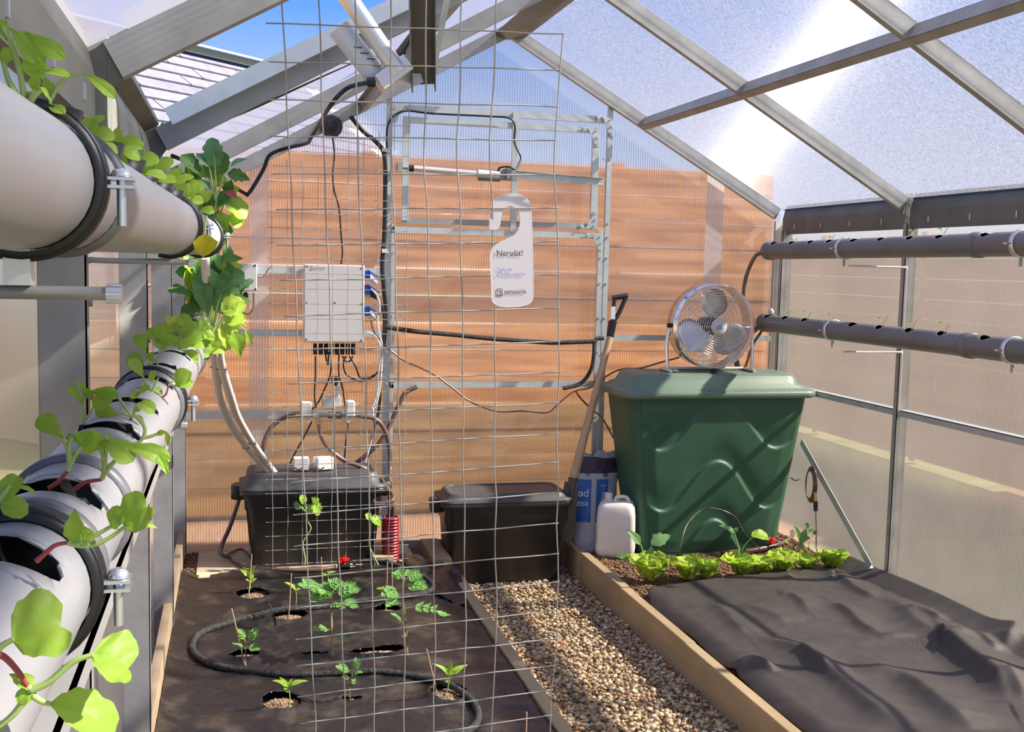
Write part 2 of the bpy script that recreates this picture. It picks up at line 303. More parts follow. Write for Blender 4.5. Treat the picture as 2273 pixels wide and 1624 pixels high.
for s,X in ((1,3.47),(-1,-.258)):
    for i in range(len(RAF)-1):
        y0,y1=RAF[i]+.04,RAF[i+1]-.002; xo=X+s*.03
        q=MB(); q.plate([(X,y0,2.115),(X,y0,2.215),(X+s*.022,y0,2.30),(X+s*.026,y0,2.30),(X+s*.004,y0,2.213),(X+s*.004,y0,2.119),(X+s*.03,y0,2.119),(X+s*.03,y0,2.115)],(0,y1-y0,0)); g=q.build('eave_gutter',MT['galvd'],ceil)
        q=MB()
        for k in range(4):
            yy=y0+(y1-y0)*(.16+.24*k); q.box((X-s*.004,yy-.004,2.145),(X+s*.002,yy+.004,2.175))
        q.build('slot',MT['steel'],g)
        q=MB(); q.box((X-s*.02,y0-.03,2.09),(X+s*.02,y0-.022,2.30)); q.beam((X-s*.0,y0-.026,2.20),(X-s*.06,y0-.026,2.285),.06,.006,(1,0,1)); q.build('knee_plate',MT['galvd'],ceil)
# side wall posts, girts, sheets
def post(x0,x1,y,z0,z1,par,mat='galv'):
    q=MB(); q.box((x0,y-.035,z0),(x1,y-.031,z1)); q.box((x0,y-.035,z0),(x0+(.003 if x1>x0 else -.003),y,z1)); q.box((x1,y-.035,z0),(x1-(.003 if x1>x0 else -.003),y,z1)); return q.build('post',MT[mat],par)
for i,y in enumerate([.75,2.2,3.68,5.08,6.44]):
    post(-.355,-.268,y,.02,2.2,wl)
    q=MB()
    for z in (1.20,1.38,1.60,1.78): q.tube([(-.272,y+.002,z),(-.262,y+.002,z)],.006,8)
    q.box((-.276,y-.003,1.12),(-.270,y+.016,1.9)); q.build('bracket_strip',MT['galv'],wl)
for i,y in enumerate([.92,2.32,3.70,5.10,6.44]):
    post(3.448,3.515,y,.02,2.14,wr)
yy=[-.6,.75,2.2,3.68,5.08,6.5]
for i in range(5):
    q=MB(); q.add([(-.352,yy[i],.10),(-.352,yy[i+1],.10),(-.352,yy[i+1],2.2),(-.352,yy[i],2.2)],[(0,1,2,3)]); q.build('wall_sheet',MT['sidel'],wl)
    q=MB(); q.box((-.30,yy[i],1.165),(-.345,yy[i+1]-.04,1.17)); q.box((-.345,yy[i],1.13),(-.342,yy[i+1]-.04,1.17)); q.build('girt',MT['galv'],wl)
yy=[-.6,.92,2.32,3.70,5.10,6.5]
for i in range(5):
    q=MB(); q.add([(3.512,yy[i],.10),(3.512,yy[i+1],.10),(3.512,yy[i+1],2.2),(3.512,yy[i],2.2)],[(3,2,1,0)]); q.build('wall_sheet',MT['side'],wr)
    q=MB(); q.box((3.452,yy[i]+.002,1.145),(3.51,yy[i+1]-.037,1.149)); q.box((3.452,yy[i]+.002,1.115),(3.456,yy[i+1]-.037,1.149)); q.build('girt',MT['frame'],wr)
for par,X0,X1 in ((wl,-.36,-.31),(wr,3.47,3.53)):
    q=MB(); q.box((X0,-.6,0),(X1,6.55,.12)); q.build('base_rail',MT['galvd'],par)
# gable: sheets either side of the door, posts, cross bars
YG=6.53
def gz(x): return roofz(x)+.02
DL,DR=.905,2.262
q=MB(); q.add([(-.35,YG,.10),(DL,YG,.10),(DL,YG,gz(DL)),(-.33,YG,gz(-.33))],[(0,1,2,3)]); q.build('wall_sheet',MT['back'],wb)
q=MB(); q.add([(DR,YG,.10),(3.51,YG,.10),(3.49,YG,gz(3.49)),(DR,YG,gz(DR))],[(0,1,2,3)]); q.build('wall_sheet',MT['back'],wb)
ZD=2.80
for u0,v0 in ((553,597),(1563,1601)):
    xa,xb=at(u0,640,y=6.5).x,at(v0,640,y=6.5).x; q=MB(); q.add([(xa,YG-.012,.13),(xb,YG-.012,.13),(xb,YG-.012,gz(xb)-.03 if xb<XC else gz(xb)-.02),(xa,YG-.012,gz(xa)-.03)],[(0,1,2,3)]); q.build('overlap_strip',MT['band'],wb)
q=MB(); q.add([(DL,YG,ZD),(DR,YG,ZD-.02),(DR,YG,gz(DR)),(XC,YG,gz(XC)),(DL,YG,gz(DL))],[(0,1,2,3,4)]); q.build('wall_sheet',MT['back'],wb)
q=MB(); q.box((-.35,YG-.02,0),(3.5,YG+.02,.13)); q.build('base_rail',MT['galvd'],wb)
def uvb(a,b_,y=6.5): return at(a[0],a[1],y=y),at(b_[0],b_[1],y=y)
def bar(par,a,b_,h,name='rail',mat='frame',y=6.5,d=.03):
    p,q_=uvb(a,b_,y); m=MB(); m.prof(p,q_,[(-h/2,0),(h/2,0),(h/2,d),(h/2-.003,d),(h/2-.003,.003),(-h/2+.003,.003),(-h/2+.003,d),(-h/2,d)],(0,0,1) if abs((q_-p).x)>abs((q_-p).z) else (1,0,0)); return m.build(name,MT[mat],par)
def bbar(par,x0,x1,z0,z1,name,mat='frame',y=6.495,d=.02):
    q=MB(); q.box((x0,y,z0),(x1,y+.003,z1)); q.box((x0,y+.003,z0),(x0+.003 if x1-x0<z1-z0 else x1,y+d,z1 if x1-x0<z1-z0 else z0+.003)); return q.build(name,MT[mat],par)
def X(u,v,y=6.5): return at(u,v,y=y).x
def Z(u,v,y=6.5): return at(u,v,y=y).z
bbar(wb,DL-.03,DL+.002,.1,gz(DL)-.05,'post'); bbar(wb,DR-.002,DR+.03,.1,gz(DR)-.05,'post'); bbar(wb,-.33,-.28,.1,2.2,'post','galv'); bbar(wb,3.44,3.49,.1,2.2,'post','galv')
for (a,b_,h) in (((425,592),(868,608),.045),((425,735),(868,742),.04),((425,918),(868,921),.04)): 
    z=Z((a[0]+b_[0])/2,(a[1]+b_[1])/2); bbar(wb,-.28,DL-.03,z-h/2,z+h/2,'rail')
z=Z(1400,749); bbar(wb,DR+.03,3.44,z-.018,z+.018,'rail')
# door: upper window sash, lower leaf
door=setting('door_1',(1.58,6.5,0))
def dbar(x0,x1,z0,z1,name,y=6.488,mat='frame'): return bbar(door,x0,x1,z0,z1,name,mat,y)
zt=Z(1100,252); 
dbar(DL+.004,DR-.002,zt-.02,zt+.02,'head_rail')
sx0,sx1=X(892,380),X(1326,380); st,sb=Z(1100,277),Z(1100,496)
dbar(sx0,sx1,st-.018,st+.018,'sash_rail',6.482); dbar(sx0,sx1,sb-.018,sb+.018,'sash_rail',6.482,'galv')
dbar(sx0,sx0+.042,sb,st,'sash_stile',6.478); dbar(sx1-.042,sx1,sb,st,'sash_stile',6.478)
mx_=X(1140,380); dbar(mx_-.018,mx_+.018,Z(1140,515),zt+.01,'mullion',6.474)
lt=Z(1100,516); dbar(DL+.004,DR-.03,lt-.02,lt+.016,'lock_rail',6.484)
zm=Z(1085,852); dbar(DL+.004,DR-.03,zm-.02,zm+.018,'cross_rail',6.484)
dbar(DL+.006,DL+.03,.12,sb-.02,'door_stile',6.484); dbar(DR-.047,DR-.012,.12,sb-.02,'door_stile',6.484); dbar(DL+.004,DR-.03,.12,.17,'bottom_rail',6.484)
q=MB(); q.add([(DL,6.512,sb),(DR,6.512,sb),(DR,6.512,zt),(DL,6.512,zt)],[(0,1,2,3)]); q.build('pane',MT['back'],door)
q=MB(); q.add([(DL,6.512,.1),(DR,6.512,.1),(DR,6.512,sb-.02),(DL,6.512,sb-.02)],[(0,1,2,3)]); q.build('pane',MT['back'],door)
def scallop(cx,cz,sx,sz):
    """corner plate with a wavy inner edge"""
    out=[(0,0),(.115,0)]+[(.115-.012*k+.0,.02+.016*math.sin(k*1.5)) for k in range(1,5)]+[(.06-.006*k,.035+.012*k+.008*math.sin(k*1.6)) for k in range(1,5)]+[(.03,.10),(.02,.115),(0,.115)]
    q=MB(); q.plate([(cx+sx*a,6.474,cz+sz*b_) for a,b_ in out],(0,.003,0))
    for a,b_ in ((.012,.1),(.012,.06),(.1,.012),(.02,.02)): q.tube([(cx+sx*a,6.474,cz+sz*b_),(cx+sx*a,6.468,cz+sz*b_)],.006,8)
    return q.build('corner_plate',MT['frame'],door,bev=.0006,seg=1)
scallop(DR+.025,zt+.02,-1,-1); scallop(sx1-.005,st+.015,-1,-1); scallop(sx1,sb-.015,-1,1); scallop(DR-.02,lt+.014,-1,-1); scallop(DL-.0,zt+.02,1,-1)
q=MB()
for v in (200,330,480,512,560,620,700,780,850,930):
    for x in (DL-.013,DL+.02,DR+.015,DR-.03): 
        z=Z(862,v); q.tube([(x,6.494,z),(x,6.476,z)],.0065,8)
q.build('bolt',MT['steel'],door); bpy.data.objects['bolt']['kind']='stuff'
# door opener
op=thing('linear_actuator','horizontal linear actuator across the door window, long aluminium arm on its right','actuator',(1.6,6.44,2.4))
a,b_=at(915,373,y=6.43),at(1060,385,y=6.43); q=MB(); q.tube([a,b_],.017,16); q.build('tube',MT['alu'],op); a2=at(893,371,y=6.43); q=MB(); q.tube([a2,a],.012,10); q.box(a2-V((.03,.02,.025)),a2+V((.0,.05,.025))); q.build('rod_end',MT['galv'],op)
q=MB(); q.tube([at(908,373,y=6.43),at(918,374,y=6.43)],.02,14); q.build('end_cap',MT['rubber'],op)
q=MB(); q.tube([b_,at(1108,390,y=6.43)],.025,16); q.build('motor',MT['white'],op); q=MB(); q.box(at(1062,396,y=6.42)-V((0,.0,.012)),at(1110,396,y=6.42)+V((0,.02,.006))); q.build('gear_case',MT['galvd'],op)
q=MB(); q.box(at(1110,374,y=6.44),at(1146,402,y=6.46)); q.box(at(1126,370,y=6.40),at(1134,400,y=6.44)); q.build('bracket',MT['galv'],op,bev=.002)
a,b_=at(1145,387,y=6.41),at(1338,404,y=6.43); q=MB(); q.prof(a,b_,[(-.022,0),(.022,0),(.022,.03),(.019,.03),(.019,.003),(-.019,.003),(-.019,.03),(-.022,.03)],(0,0,1)); q.build('arm',MT['frame'],op); q=MB(); q.tube([at(1333,403,y=6.41),at(1333,403,y=6.40)],.01,10); q.build('screw',MT['steel'],op)
q=MB(); q.tube(cr([at(1105,380,y=6.4),at(1110,372,y=6.39),at(1130,370,y=6.39),at(1145,375,y=6.4),at(1156,355,y=6.44),at(1155,345,y=6.45),at(1142,315,y=6.46),at(1143,280,y=6.46),at(1130,262,y=6.46),at(1085,258,y=6.46),at(960,252,y=6.46),at(895,247,y=6.46),at(862,275,y=6.46),at(858,340,y=6.46)]),.006,6); q.build('cable',MT['cable'],op)
# hatch in the left slope
hat=setting('window_1',(0,3,2.3))
def onL(u,v,off=0): # left roof plane
    q_=ray(u,v); t=(ZR-XC*SL-CZ+off)/(q_.z-SL*q_.x); return q_*t+V((0,0,CZ))
hy0,hy1=2.30,3.665
for x in (1.2,): pass
q=MB(); n=V((-SL,0,1)).normalized()
def hb(p0,p1,w_,h,name='curb',mat='frame'): m=MB(); m.beam(p0,p1,w_,h,(0,1,0)); return m.build(name,MT[mat],hat)
ea=V((-.20,0,roofz(-.20)+.035)); ri=V((1.5,0,roofz(1.5)+.035))
hb(ea+V((0,hy1-.03,0)),ri+V((0,hy1-.03,0)),.035,.055); hb(ea+V((0,hy0,0)),ri+V((0,hy0,0)),.035,.07,mat='galv')
m=MB(); m.plate([(-.30,hy0,roofz(-.30)+.03),(-.232,hy0,roofz(-.232)+.03),(-.232,hy0,roofz(-.232)+.045),(-.236,hy0,roofz(-.232)+.045),(-.236,hy0,roofz(-.232)+.034),(-.30,hy0,roofz(-.30)+.034)],(0,hy1-hy0,0)); m.build('curb',MT['galvd'],hat)
m=MB(); 
for u,v in ((657,133),(845,35),(435,248),(530,205)): p=onL(u,v,.06); m.tube([p,p-V((0,.012,0))],.008,10)
m.build('rivet',MT['steel'],hat)
# the raised flap itself, hinged at the ridge, opened steeply
hg=V((1.5,0,roofz(1.5)+.09)); da=math.radians(14); fl=V((-math.cos(da),0,math.sin(da)))*1.9
m=MB(); m.add([hg+V((0,hy0,0)),hg+fl+V((0,hy0,0)),hg+fl+V((0,hy1,0)),hg+V((0,hy1,0))],[(0,1,2,3)]); m.build('flap_pane',MT['roofl'],hat)
m=MB()
for y in (hy0,(hy0+hy1)/2,hy1): m.beam(hg+V((0,y,0)),hg+fl+V((0,y,0)),.03,.05,(0,1,0))
m.build('flap_frame',MT['frame'],hat)
# hatch opener
ho=thing('hatch_actuator','thick aluminium linear actuator with motor cylinder under the open roof hatch','actuator',at(900,150,y=3.2))
Y=3.2
q=MB(); q.tube([at(735,-60,y=Y),at(885,160,y=Y)],.027,20); q.build('tube',MT['alu'],ho)
q=MB(); q.tube([at(752,62,y=Y+.05),at(832,165,y=Y+.05)],.034,20); q.build('motor',MT['white'],ho)
q=MB(); q.beam(at(840,187,y=Y+.02),at(903,140,y=Y+.02),.07,.05,(0,1,0)); q.build('gear_case',MT['alu'],ho,bev=.006)
q=MB()
for k,(dx,dz) in enumerate(((0,0),(9,8),(18,16),(26,25))):
    p=at(795+dx*1.6,105+dz*1.6,y=Y+.015); q.box(p-V((.012,.001,.0015)),p+V((.012,.001,.0015)))
q.build('label_print',MT['ink'],ho)
q=MB(); q.tube(cr([at(832,182,y=Y),at(815,184,y=Y),at(770,196,y=Y+.1),at(735,232,y=Y+.1),at(706,280,y=Y+.4),at(690,305,y=Y+.5),at(680,318,y=Y+.6),at(630,330,y=Y+.7),at(598,345,y=Y+.7),at(585,375,y=Y+.7),at(560,418,y=Y+.7),at(549,431,y=Y+.7),at(545,430,y=Y+.7),at(500,404,y=Y+.6),at(440,375,y=Y+.6),at(405,355,y=3.7),at(380,345,y=3.7)],5),.0068,8); q.build('cable',MT['cable'],ho)
q=MB(); q.tube([at(832,182,y=Y),at(815,183,y=Y)],.014,12); q.build('cable_gland',MT['rubber'],ho)
hb_=thing('hanging_bracket','dark channel bar hanging beside the hatch actuator, ending in a bolted plate','bracket',at(935,180,y=3.25))
q=MB(); a,b_=at(934,-90,y=3.0),at(938,186,y=3.3); q.prof(a,b_,[(-.036,0),(.036,0),(.036,.04),(.033,.04),(.033,.003),(-.033,.003),(-.033,.04),(-.036,.04)],(1,0,0)); q.build('channel',MT['galvd'],hb_)
q=MB(); q.plate([at(u,v,y=3.27) for u,v in ((878,158),(892,140),(930,150),(940,182),(925,190),(884,175))],(0,.006,0)); q.tube([at(890,163,y=3.262),at(890,163,y=3.255)],.007,8); q.build('plate',MT['frame'],hb_)
q=MB(); q.beam(at(996,-20,y=3.2),at(958,175,y=3.3),.016,.012); q.build('stay_rod',MT['frame'],hb_)
c=thing('roof_cable','thin black cable running under the left roof slope to the ridge','cable',at(700,120,y=4.3))
q=MB(); q.tube(cr([at(360,332,y=4.2),at(450,285,y=4.3),at(560,240,y=4.4),at(700,175,y=4.5),at(800,128,y=4.6),at(880,80,y=4.7),at(960,30,y=4.8),at(1000,-20,y=4.9)]),.007,6); q.build('cable_run',MT['cable'],c)
c=thing('junction_cable','short black cable with a plug hanging beside the dark channel bar','cable',at(900,110,y=4.0))
q=MB(); q.tube(cr([at(920,-10,y=4),at(918,60,y=4),at(906,95,y=4),at(893,118,y=4)]),.006,6); q.tube([at(893,118,y=4),at(897,128,y=4)],.015,10); q.build('cable_run',MT['cable'],c)
c=thing('gable_cable','black cable bundle clipped along the left door post down to the blue plugs','cable',at(855,500,y=6.45))
q=MB(); q.tube(cr([at(778,258,y=6.4),at(805,290,y=6.42),at(835,315,y=6.44),at(853,345,y=6.45),at(855,420,y=6.45),at(853,520,y=6.45),at(848,590,y=6.45),at(852,640,y=6.45),at(856,700,y=6.45),at(850,780,y=6.45)]),.014,8); q.build('cable_run',MT['cable'],c)
q=MB()
for v in (328,552,772): q.box(at(848,v,y=6.43),at(860,v+9,y=6.44))
q.build('clip',MT['white'],c)
# ================================================================ outside
g=MB(); g.add([(-40,-15,-.03),(40,-15,-.03),(40,60,-.03),(-40,60,-.03)],[(0,1,2,3)]); tag(g.build('ground',MT['lawn']),kind='structure')
g=MB(); g.box((-3.2,.5,-.025),(-.9,9,-.005)); tag(g.build('path',MT['sandy']),kind='structure')
g=MB(); g.box((-.9,6.7,-.028),(9,8,-.004)); tag(g.build('path',MT['soil']),kind='structure')
def fence(name,label,y0,x0,x1,top,pitch,mat,post=1.9,axis='x',lo=0.0,loc=None):
    t=thing(name,label,'fence',loc or ((x0+x1)/2,y0,0)); n=int((top-lo)/pitch); 
    for r in range(n):
        z0=lo+.04+r*pitch; z1=z0+pitch-.005; j=R.uniform(-.006,.006)
        q=MB()
        if axis=='x': q.plate([(x0,y0+j,z0),(x0,y0+j,z1-.004),(x0,y0+.003+j,z1),(x0,y0+.03+j,z1),(x0,y0+.03+j,z0)],(x1-x0,0,0))
        else: q.plate([(y0+j,x0,z0),(y0+j,x0,z1-.004),(y0+.003+j,x0,z1),(y0+.03+j,x0,z1),(y0+.03+j,x0,z0)],(0,x1-x0,0))
        q.build('plank',MT['fenceo' if mat=='fence' and axis=='x' and r<4 else mat],t)  # lowest rows behind the gable use the darker olive brown boards
    x=x0
    while x<x1:
        q=MB()
        if axis=='x': q.box((x,y0+.03,lo),(x+.09,y0+.12,top+.02))
        else: q.box((y0+.03,x,lo),(y0+.12,x+.09,top+.02))
        q.build('post',MT[mat],t); x+=post
    return t
FB=7.9
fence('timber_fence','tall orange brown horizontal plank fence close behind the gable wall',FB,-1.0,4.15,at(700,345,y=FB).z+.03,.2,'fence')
fence('timber_fence','brown plank fence seen through the right wall',6.6,-2,14,2.28,.2,'fence2',axis='y')
fence('timber_fence','low tan plank fence in the garden beyond the left wall',-4.2,-1,14,1.25,.2,'fence',axis='y')
# neighbour's house: tiled roof seen through the open hatch
hs=thing('neighbour_house','house with a grey violet tiled roof seen through the open hatch','house',(-3,17,0))
r0=at(340,98,y=13.6); r1=at(640,166,y=15.2); r1.z=r0.z; ex=(r1-r0).normalized(); dn=V((ex.y,-ex.x,0)); dn=dn if dn.y<0 else -dn; slope=(dn*.80-V((0,0,.60))).normalized(); nn=ex.cross(slope); nn=nn if nn.z>0 else -nn
A0=r0-ex*2.2; L0=4.9; rows,cols=17,4; rw=.235; cw=L0/cols
for i in range(rows):
    for j in range(cols):
        a=A0+slope*(rw*i)+ex*(cw*j-(i%2)*.35)+nn*.0; b2=a+ex*(cw-.02)
        q=MB(); q.plate([a+nn*.012,a+slope*rw*.94+nn*.030,a+slope*rw*.94,a],b2-a); q.build('roof_tile',MT['tile'],hs)
q=MB(); q.beam(A0-ex*.3+nn*.08,A0+ex*(L0+.2)+nn*.08,.36,.03,(dn.x,dn.y,0)); q.build('ridge_cap',MT['ridge'],hs)
q=MB(); a=A0+slope*rw*rows; b2=A0; q.plate([a-nn*.02,b2-nn*.02,V((b2.x,b2.y,0)),V((a.x,a.y,0))],ex*L0); q.build('house_wall',MT['render'],hs)
# shrubs between gable and fence, left
def shrub(p,r,h,label,n=240,mat='leafd'):
    t=thing('shrub',label,'shrub',p,'shrubs in the garden'); q=MB()
    for k in range(n):
        a=R.uniform(0,6.28); rr=r*math.sqrt(R.random()); z=h*R.random(); c=V(p)+V((rr*math.cos(a),rr*math.sin(a),z)); d=V((R.uniform(-1,1),R.uniform(-1,1),R.uniform(-.3,1))).normalized()*R.uniform(.05,.11); s=d.orthogonal().normalized()*R.uniform(.02,.04)
        q.add([c,c+d*.5+s,c+d,c+d*.5-s],[(0,1,2,3)])
    f=q.build('foliage',MT[mat],t); f['kind']='stuff'
    q=MB()
    for k in range(5): q.tube([V(p),V(p)+V((R.uniform(-r,r)*.6,R.uniform(-r,r)*.6,h*.8))],.012,5)
    q.build('stem',MT['stemb'],t)
shrub((-1.9,4.6,0),.5,.75,'low green shrub in the garden left of the greenhouse, nearer one',300,'leafk')
shrub((-2.3,8.3,0),.6,1.0,'low green shrub in the garden left of the greenhouse, farther one',300,'leafk')
# ================================================================ floor, beds
SOILZ=.165
g=MB(); g.box((-.5,-.6,-.06),(3.55,6.55,-.012)); tag(g.build('floor',MT['clod']),kind='structure')
path=MB(); path.box((1.2,1.2,-.02),(2.0,6.5,-.004)); path=path.build('gravel_path',MT['stone']); tag(path,kind='structure')
# pebbles
def pebble_mesh(seed):
    rr=random.Random(seed); t=(1+5**.5)/2
    vs=[(-1,t,0),(1,t,0),(-1,-t,0),(1,-t,0),(0,-1,t),(0,1,t),(0,-1,-t),(0,1,-t),(t,0,-1),(t,0,1),(-t,0,-1),(-t,0,1)]
    fs=[(0,11,5),(0,5,1),(0,1,7),(0,7,10),(0,10,11),(1,5,9),(5,11,4),(11,10,2),(10,7,6),(7,1,8),(3,9,4),(3,4,2),(3,2,6),(3,6,8),(3,8,9),(4,9,5),(2,4,11),(6,2,10),(8,6,7),(9,8,1)]
    sc3=V((rr.uniform(.75,1.25),rr.uniform(.6,1.0),rr.uniform(.45,.7)))
    return [tuple((V(v).normalized()*rr.uniform(.85,1.12))*sc3) for v in vs],fs
pro=[pebble_mesh(k) for k in range(12)]; pm=[]
for vs,fs in pro:
    q=MB(); q.add(vs,fs,True); pm.append(q.mesh('pebble',MT['stone']))
cand=[]
for k in range(12500):
    y=3.3+3.1*R.random()**1.25; x=R.uniform(1.225,1.985)
    cand.append((x,y,R.uniform(.0075,.0155),R.uniform(0,.022)))
near=[c for c in cand if c[1]<4.35 and c[0]<1.985]; near.sort(key=lambda c:(-(c[3]*1.5)-c[2])+ (c[1]-3.6)*.02)
vis=[c for c in near if 0<=(CZ-0) and c[1]>3.86+ (0 if c[0]<1.75 else .0)]
pick=set(id(c) for c in vis[:300]); bigv,bigf=[],[]
for c in cand:
    x,y,r,z=c; rot=Matrix.Rotation(R.uniform(0,6.28),3,'Z')@Matrix.Rotation(R.uniform(-.5,.5),3,'X')
    k=R.randrange(12)
    if id(c) in pick:
        ob=bpy.data.objects.new('pebble',pm[k]); COL.objects.link(ob); ob.parent=path; mw=rot.to_4x4(); mw=Matrix.Translation((x,y,z+.004))@mw@Matrix.Scale(r*1.15,4); ob.matrix_local=mw
    else:
        n=len(bigv); bigv+=[tuple(rot@V(v)*r+V((x,y,z))) for v in pro[k][0]]; bigf+=[tuple(i+n for i in f) for f in pro[k][1]]
q=MB(); q.add(bigv,bigf,True); st=q.build('gravel',MT['stone'],path); st['kind']='stuff'
# kerbs
def kerb(par,x0,x1,cuts,z1,mat='kerb'):
    for a,b_ in zip(cuts[:-1],cuts[1:]):
        j=R.uniform(-.004,.004); q=MB(); q.box((x0+j,a+.003,-.01),(x1+j,b_-.003,z1+R.uniform(-.004,.004))); q.build('plank',MT[mat],par,bev=.004)
kr=setting('trim_1',(2.0,4,0)); kl=setting('trim_2',(1.18,4,0))
kerb(kr,1.985,2.035,[1.2,3.35,4.42,5.28,5.98,6.4],.185)
kerb(kl,1.150,1.205,[1.2,3.6,5.35,6.0],.185)
q=MB(); q.box((1.10,5.93,0),(1.205,6.4,.20)); q.build('end_block',MT['kerb'],kl,bev=.004); q=MB(); q.box((.98,6.05,.1),(1.18,6.1,.15)); q.build('cross_piece',MT['wood'],kl)
bl=setting('trim_3',(-.28,4,0)); q=MB(); q.box((-.31,.3,0),(-.275,6.45,.30)); q.build('side_board',MT['wood'],bl)
# left bed soil and mulch mat
def hz(x,y,k=1.0,s=0): return noise.noise(V((x*k+s,y*k,s)))
q=MB(); q.grid(40,120,lambda a,b_:(lerp(-.275,1.15,a),lerp(1.5,6.45,b_),.135+.012*hz(a*8,b_*25,1,3)+.008*hz(a*30,b_*90,1,5))); sl_=q.build('bed_soil',MT['soil']); tag(sl_,kind='stuff'); tag(sl_,'brown soil of the left bed showing around the mat and in its holes','soil')
holes=[]  # (x,y,rx,ry)
for u,v,ru,ry in ((562,1322,34,.085),(640,1370,38,.075),(858,1357,30,.06),(545,1455,32,.045),(700,1452,30,.02),(838,1448,62,.045),(625,1562,42,.085),(780,1553,26,.018),(995,1540,38,.085),(720,1302,16,.03)):
    p=at(u,v,z=SOILZ); holes.append((p.x,p.y,ru*p.y/F*1.03,ry))
def matz(x,y):
    z=SOILZ+.010*hz(x,y,2.2,1)+.006*hz(x*2,y*1.5,3,9)+.010*(1-2*abs(hz(x*1.3+y*.8,y*1.6-x,2.1,4)))**6*.6+.008*(1-2*abs(hz(x*.8-y*.9,y*.9+x*1.7,2.6,14)))**8*.6+.002*hz(x,y,24,2)
    for hx,hy,rx,ry in holes:
        d=((x-hx)/rx)**2+((y-hy)/ry)**2
        if d<3: z+=.012*math.exp(-(d-1.2)**2*2)
    if x<-.18: z+=(-.18-x)*.35
    if y>5.85: z+=(.010+.012*math.sin(x*9))*min(1,(y-5.85)*10)
    return z
MX0,MX1,MY0,MY1=-.272,1.148,2.6,5.98
nx,ny=150,330
def inhole(a,b_):
    x,y=lerp(MX0,MX1,a),lerp(MY0,MY1,b_)
    for hx,hy,rx,ry in holes:
        w_=1+.35*hz(x,y,14,7)
        if ((x-hx)/rx)**2+((y-hy)/ry)**2<w_: return True
    return y>5.95-.03*hz(x,0,3,2)
q=MB(); q.grid(nx,ny,lambda a,b_:(lerp(MX0,MX1,a),lerp(MY0,MY1,b_),matz(lerp(MX0,MX1,a),lerp(MY0,MY1,b_))),True,inhole)
tag(q.build('mulch_mat',MT['mat'],solid=.0015),'black woven ground cover sheet with planting holes over the left bed','ground cover')
q=MB(); nn_=0
for hx,hy,rx,ry in holes:
    for k in range(int(2600*rx*ry*40)):
        a=R.uniform(0,6.28); rr=math.sqrt(R.random())*.98; x,y=hx+rx*rr*math.cos(a),hy+ry*rr*math.sin(a); s=R.uniform(.003,.008)
        vs,fs=pro[k%12]; q.add([V(v)*s+V((x,y,.147+R.uniform(0,.008)+.014*(1-rr))) for v in vs],fs,True)
tag(tag(q.build('mulch_grit',MT['chips']),kind='stuff'),'pale brown crumbs in the planting holes of the black mat','mulch')
# loose folded flap of mat by the red conduit
q=MB(); A,B=at(880,1225,z=.2),at(1020,1262,z=.2); C,D_=at(935,1300,z=.18),at(1040,1345,z=.18)
def fl_(a,b_):
    p=lerp(lerp(A,B,a),lerp(C,D_,a),b_); p=V(p); p.z=.17+.05*abs(math.sin(a*5+b_*2))*(1-b_)+.02*hz(a*3,b_*3,2); return p
q.grid(16,12,fl_); tag(q.build('folded_film',MT['mat'],solid=.002),'crumpled black film flap lying by the left kerb end','film')
# right bed soil
def rsz(x,y): return .150+.02*hz(x,y,4,8)+.012*hz(x,y,14,2)+(.06 if y>6.2 else 0)*0+.05*max(0,(x-3.0))
q=MB(); q.grid(60,150,lambda a,b_:(lerp(2.035,3.445,a),lerp(1.5,6.45,b_),rsz(lerp(2.035,3.445,a),lerp(1.5,6.45,b_))-(.03 if b_<.74 else 0))); so_=q.build('bed_soil',MT['soil']); tag(tag(so_,kind='stuff'),'brown crumbly soil of the right bed in front of the green bin','soil')
q=MB()
for k in range(9000):
    x,y=R.uniform(2.04,3.44),R.uniform(5.2,6.35); s=R.uniform(.003,.011)*(1 if R.random()<.85 else 1.6)
    vs,fs=pro[k%12]; rt=Matrix.Rotation(R.uniform(0,6.28),3,'Z'); q.add([rt@V(v)*s+V((x,y,rsz(x,y)+s*.2)) for v in vs],fs,True)
tag(tag(q.build('soil_crumbs',MT['clod']),kind='stuff'),'loose brown soil lumps on the right bed','soil')
q=MB()
for k in range(900):
    x,y=R.uniform(-.27,-.17),R.uniform(5.9,6.45)
    if R.random()<.5: x=R.uniform(-.28,-.22); y=R.uniform(3,6.4)
    s=R.uniform(.004,.014); vs,fs=pro[k%12]; q.add([V(v)*s+V((x,y,.15+s*.5)) for v in vs],fs,True)
tag(tag(q.build('soil_crumbs',MT['clod']),kind='stuff'),'loose brown soil along the left wall edge','soil')
# fleece over the right bed, wrinkled
P00,P10=at(1432,1296,z=.215),at(1985,1258,z=.215)
FOLDS=[([(30,590),(170,750),(280,860)],.014,.10),([(380,860),(640,970),(860,1110),(1180,1370),(1450,1560)],.026,.13),([(880,600),(1000,670),(1120,780),(1280,840)],.018,.09),([(900,400),(960,430),(1100,540),(1240,600)],.016,.08),
 ([(1400,680),(1560,710),(1700,780)],.014,.06),([(1640,900),(1740,920),(1900,1040),(2060,1170),(2160,1330)],.055,.16),([(980,1100),(1400,1150),(1700,1380),(1950,1560)],.030,.15),([(480,540),(620,560),(740,680)],.012,.07),([(1180,845),(1500,850),(1730,875)],.013,.05),
 ([(2120,965),(2290,840)],.030,.09),([(640,980),(720,1010),(900,1170)],.016,.04),([(200,600),(420,680),(580,760)],.012,.12),([(1300,560),(1500,760),(1740,880),(2000,930)],.018,.14),([(160,1060),(320,1050),(500,1120)],.028,.05),([(1930,880),(2080,1000)],.012,.05),([(2140,1160),(2290,1330)],.016,.09),([(600,440),(560,380)],.010,.05),([(880,440),(900,370)],.012,.05)]
FW=[]
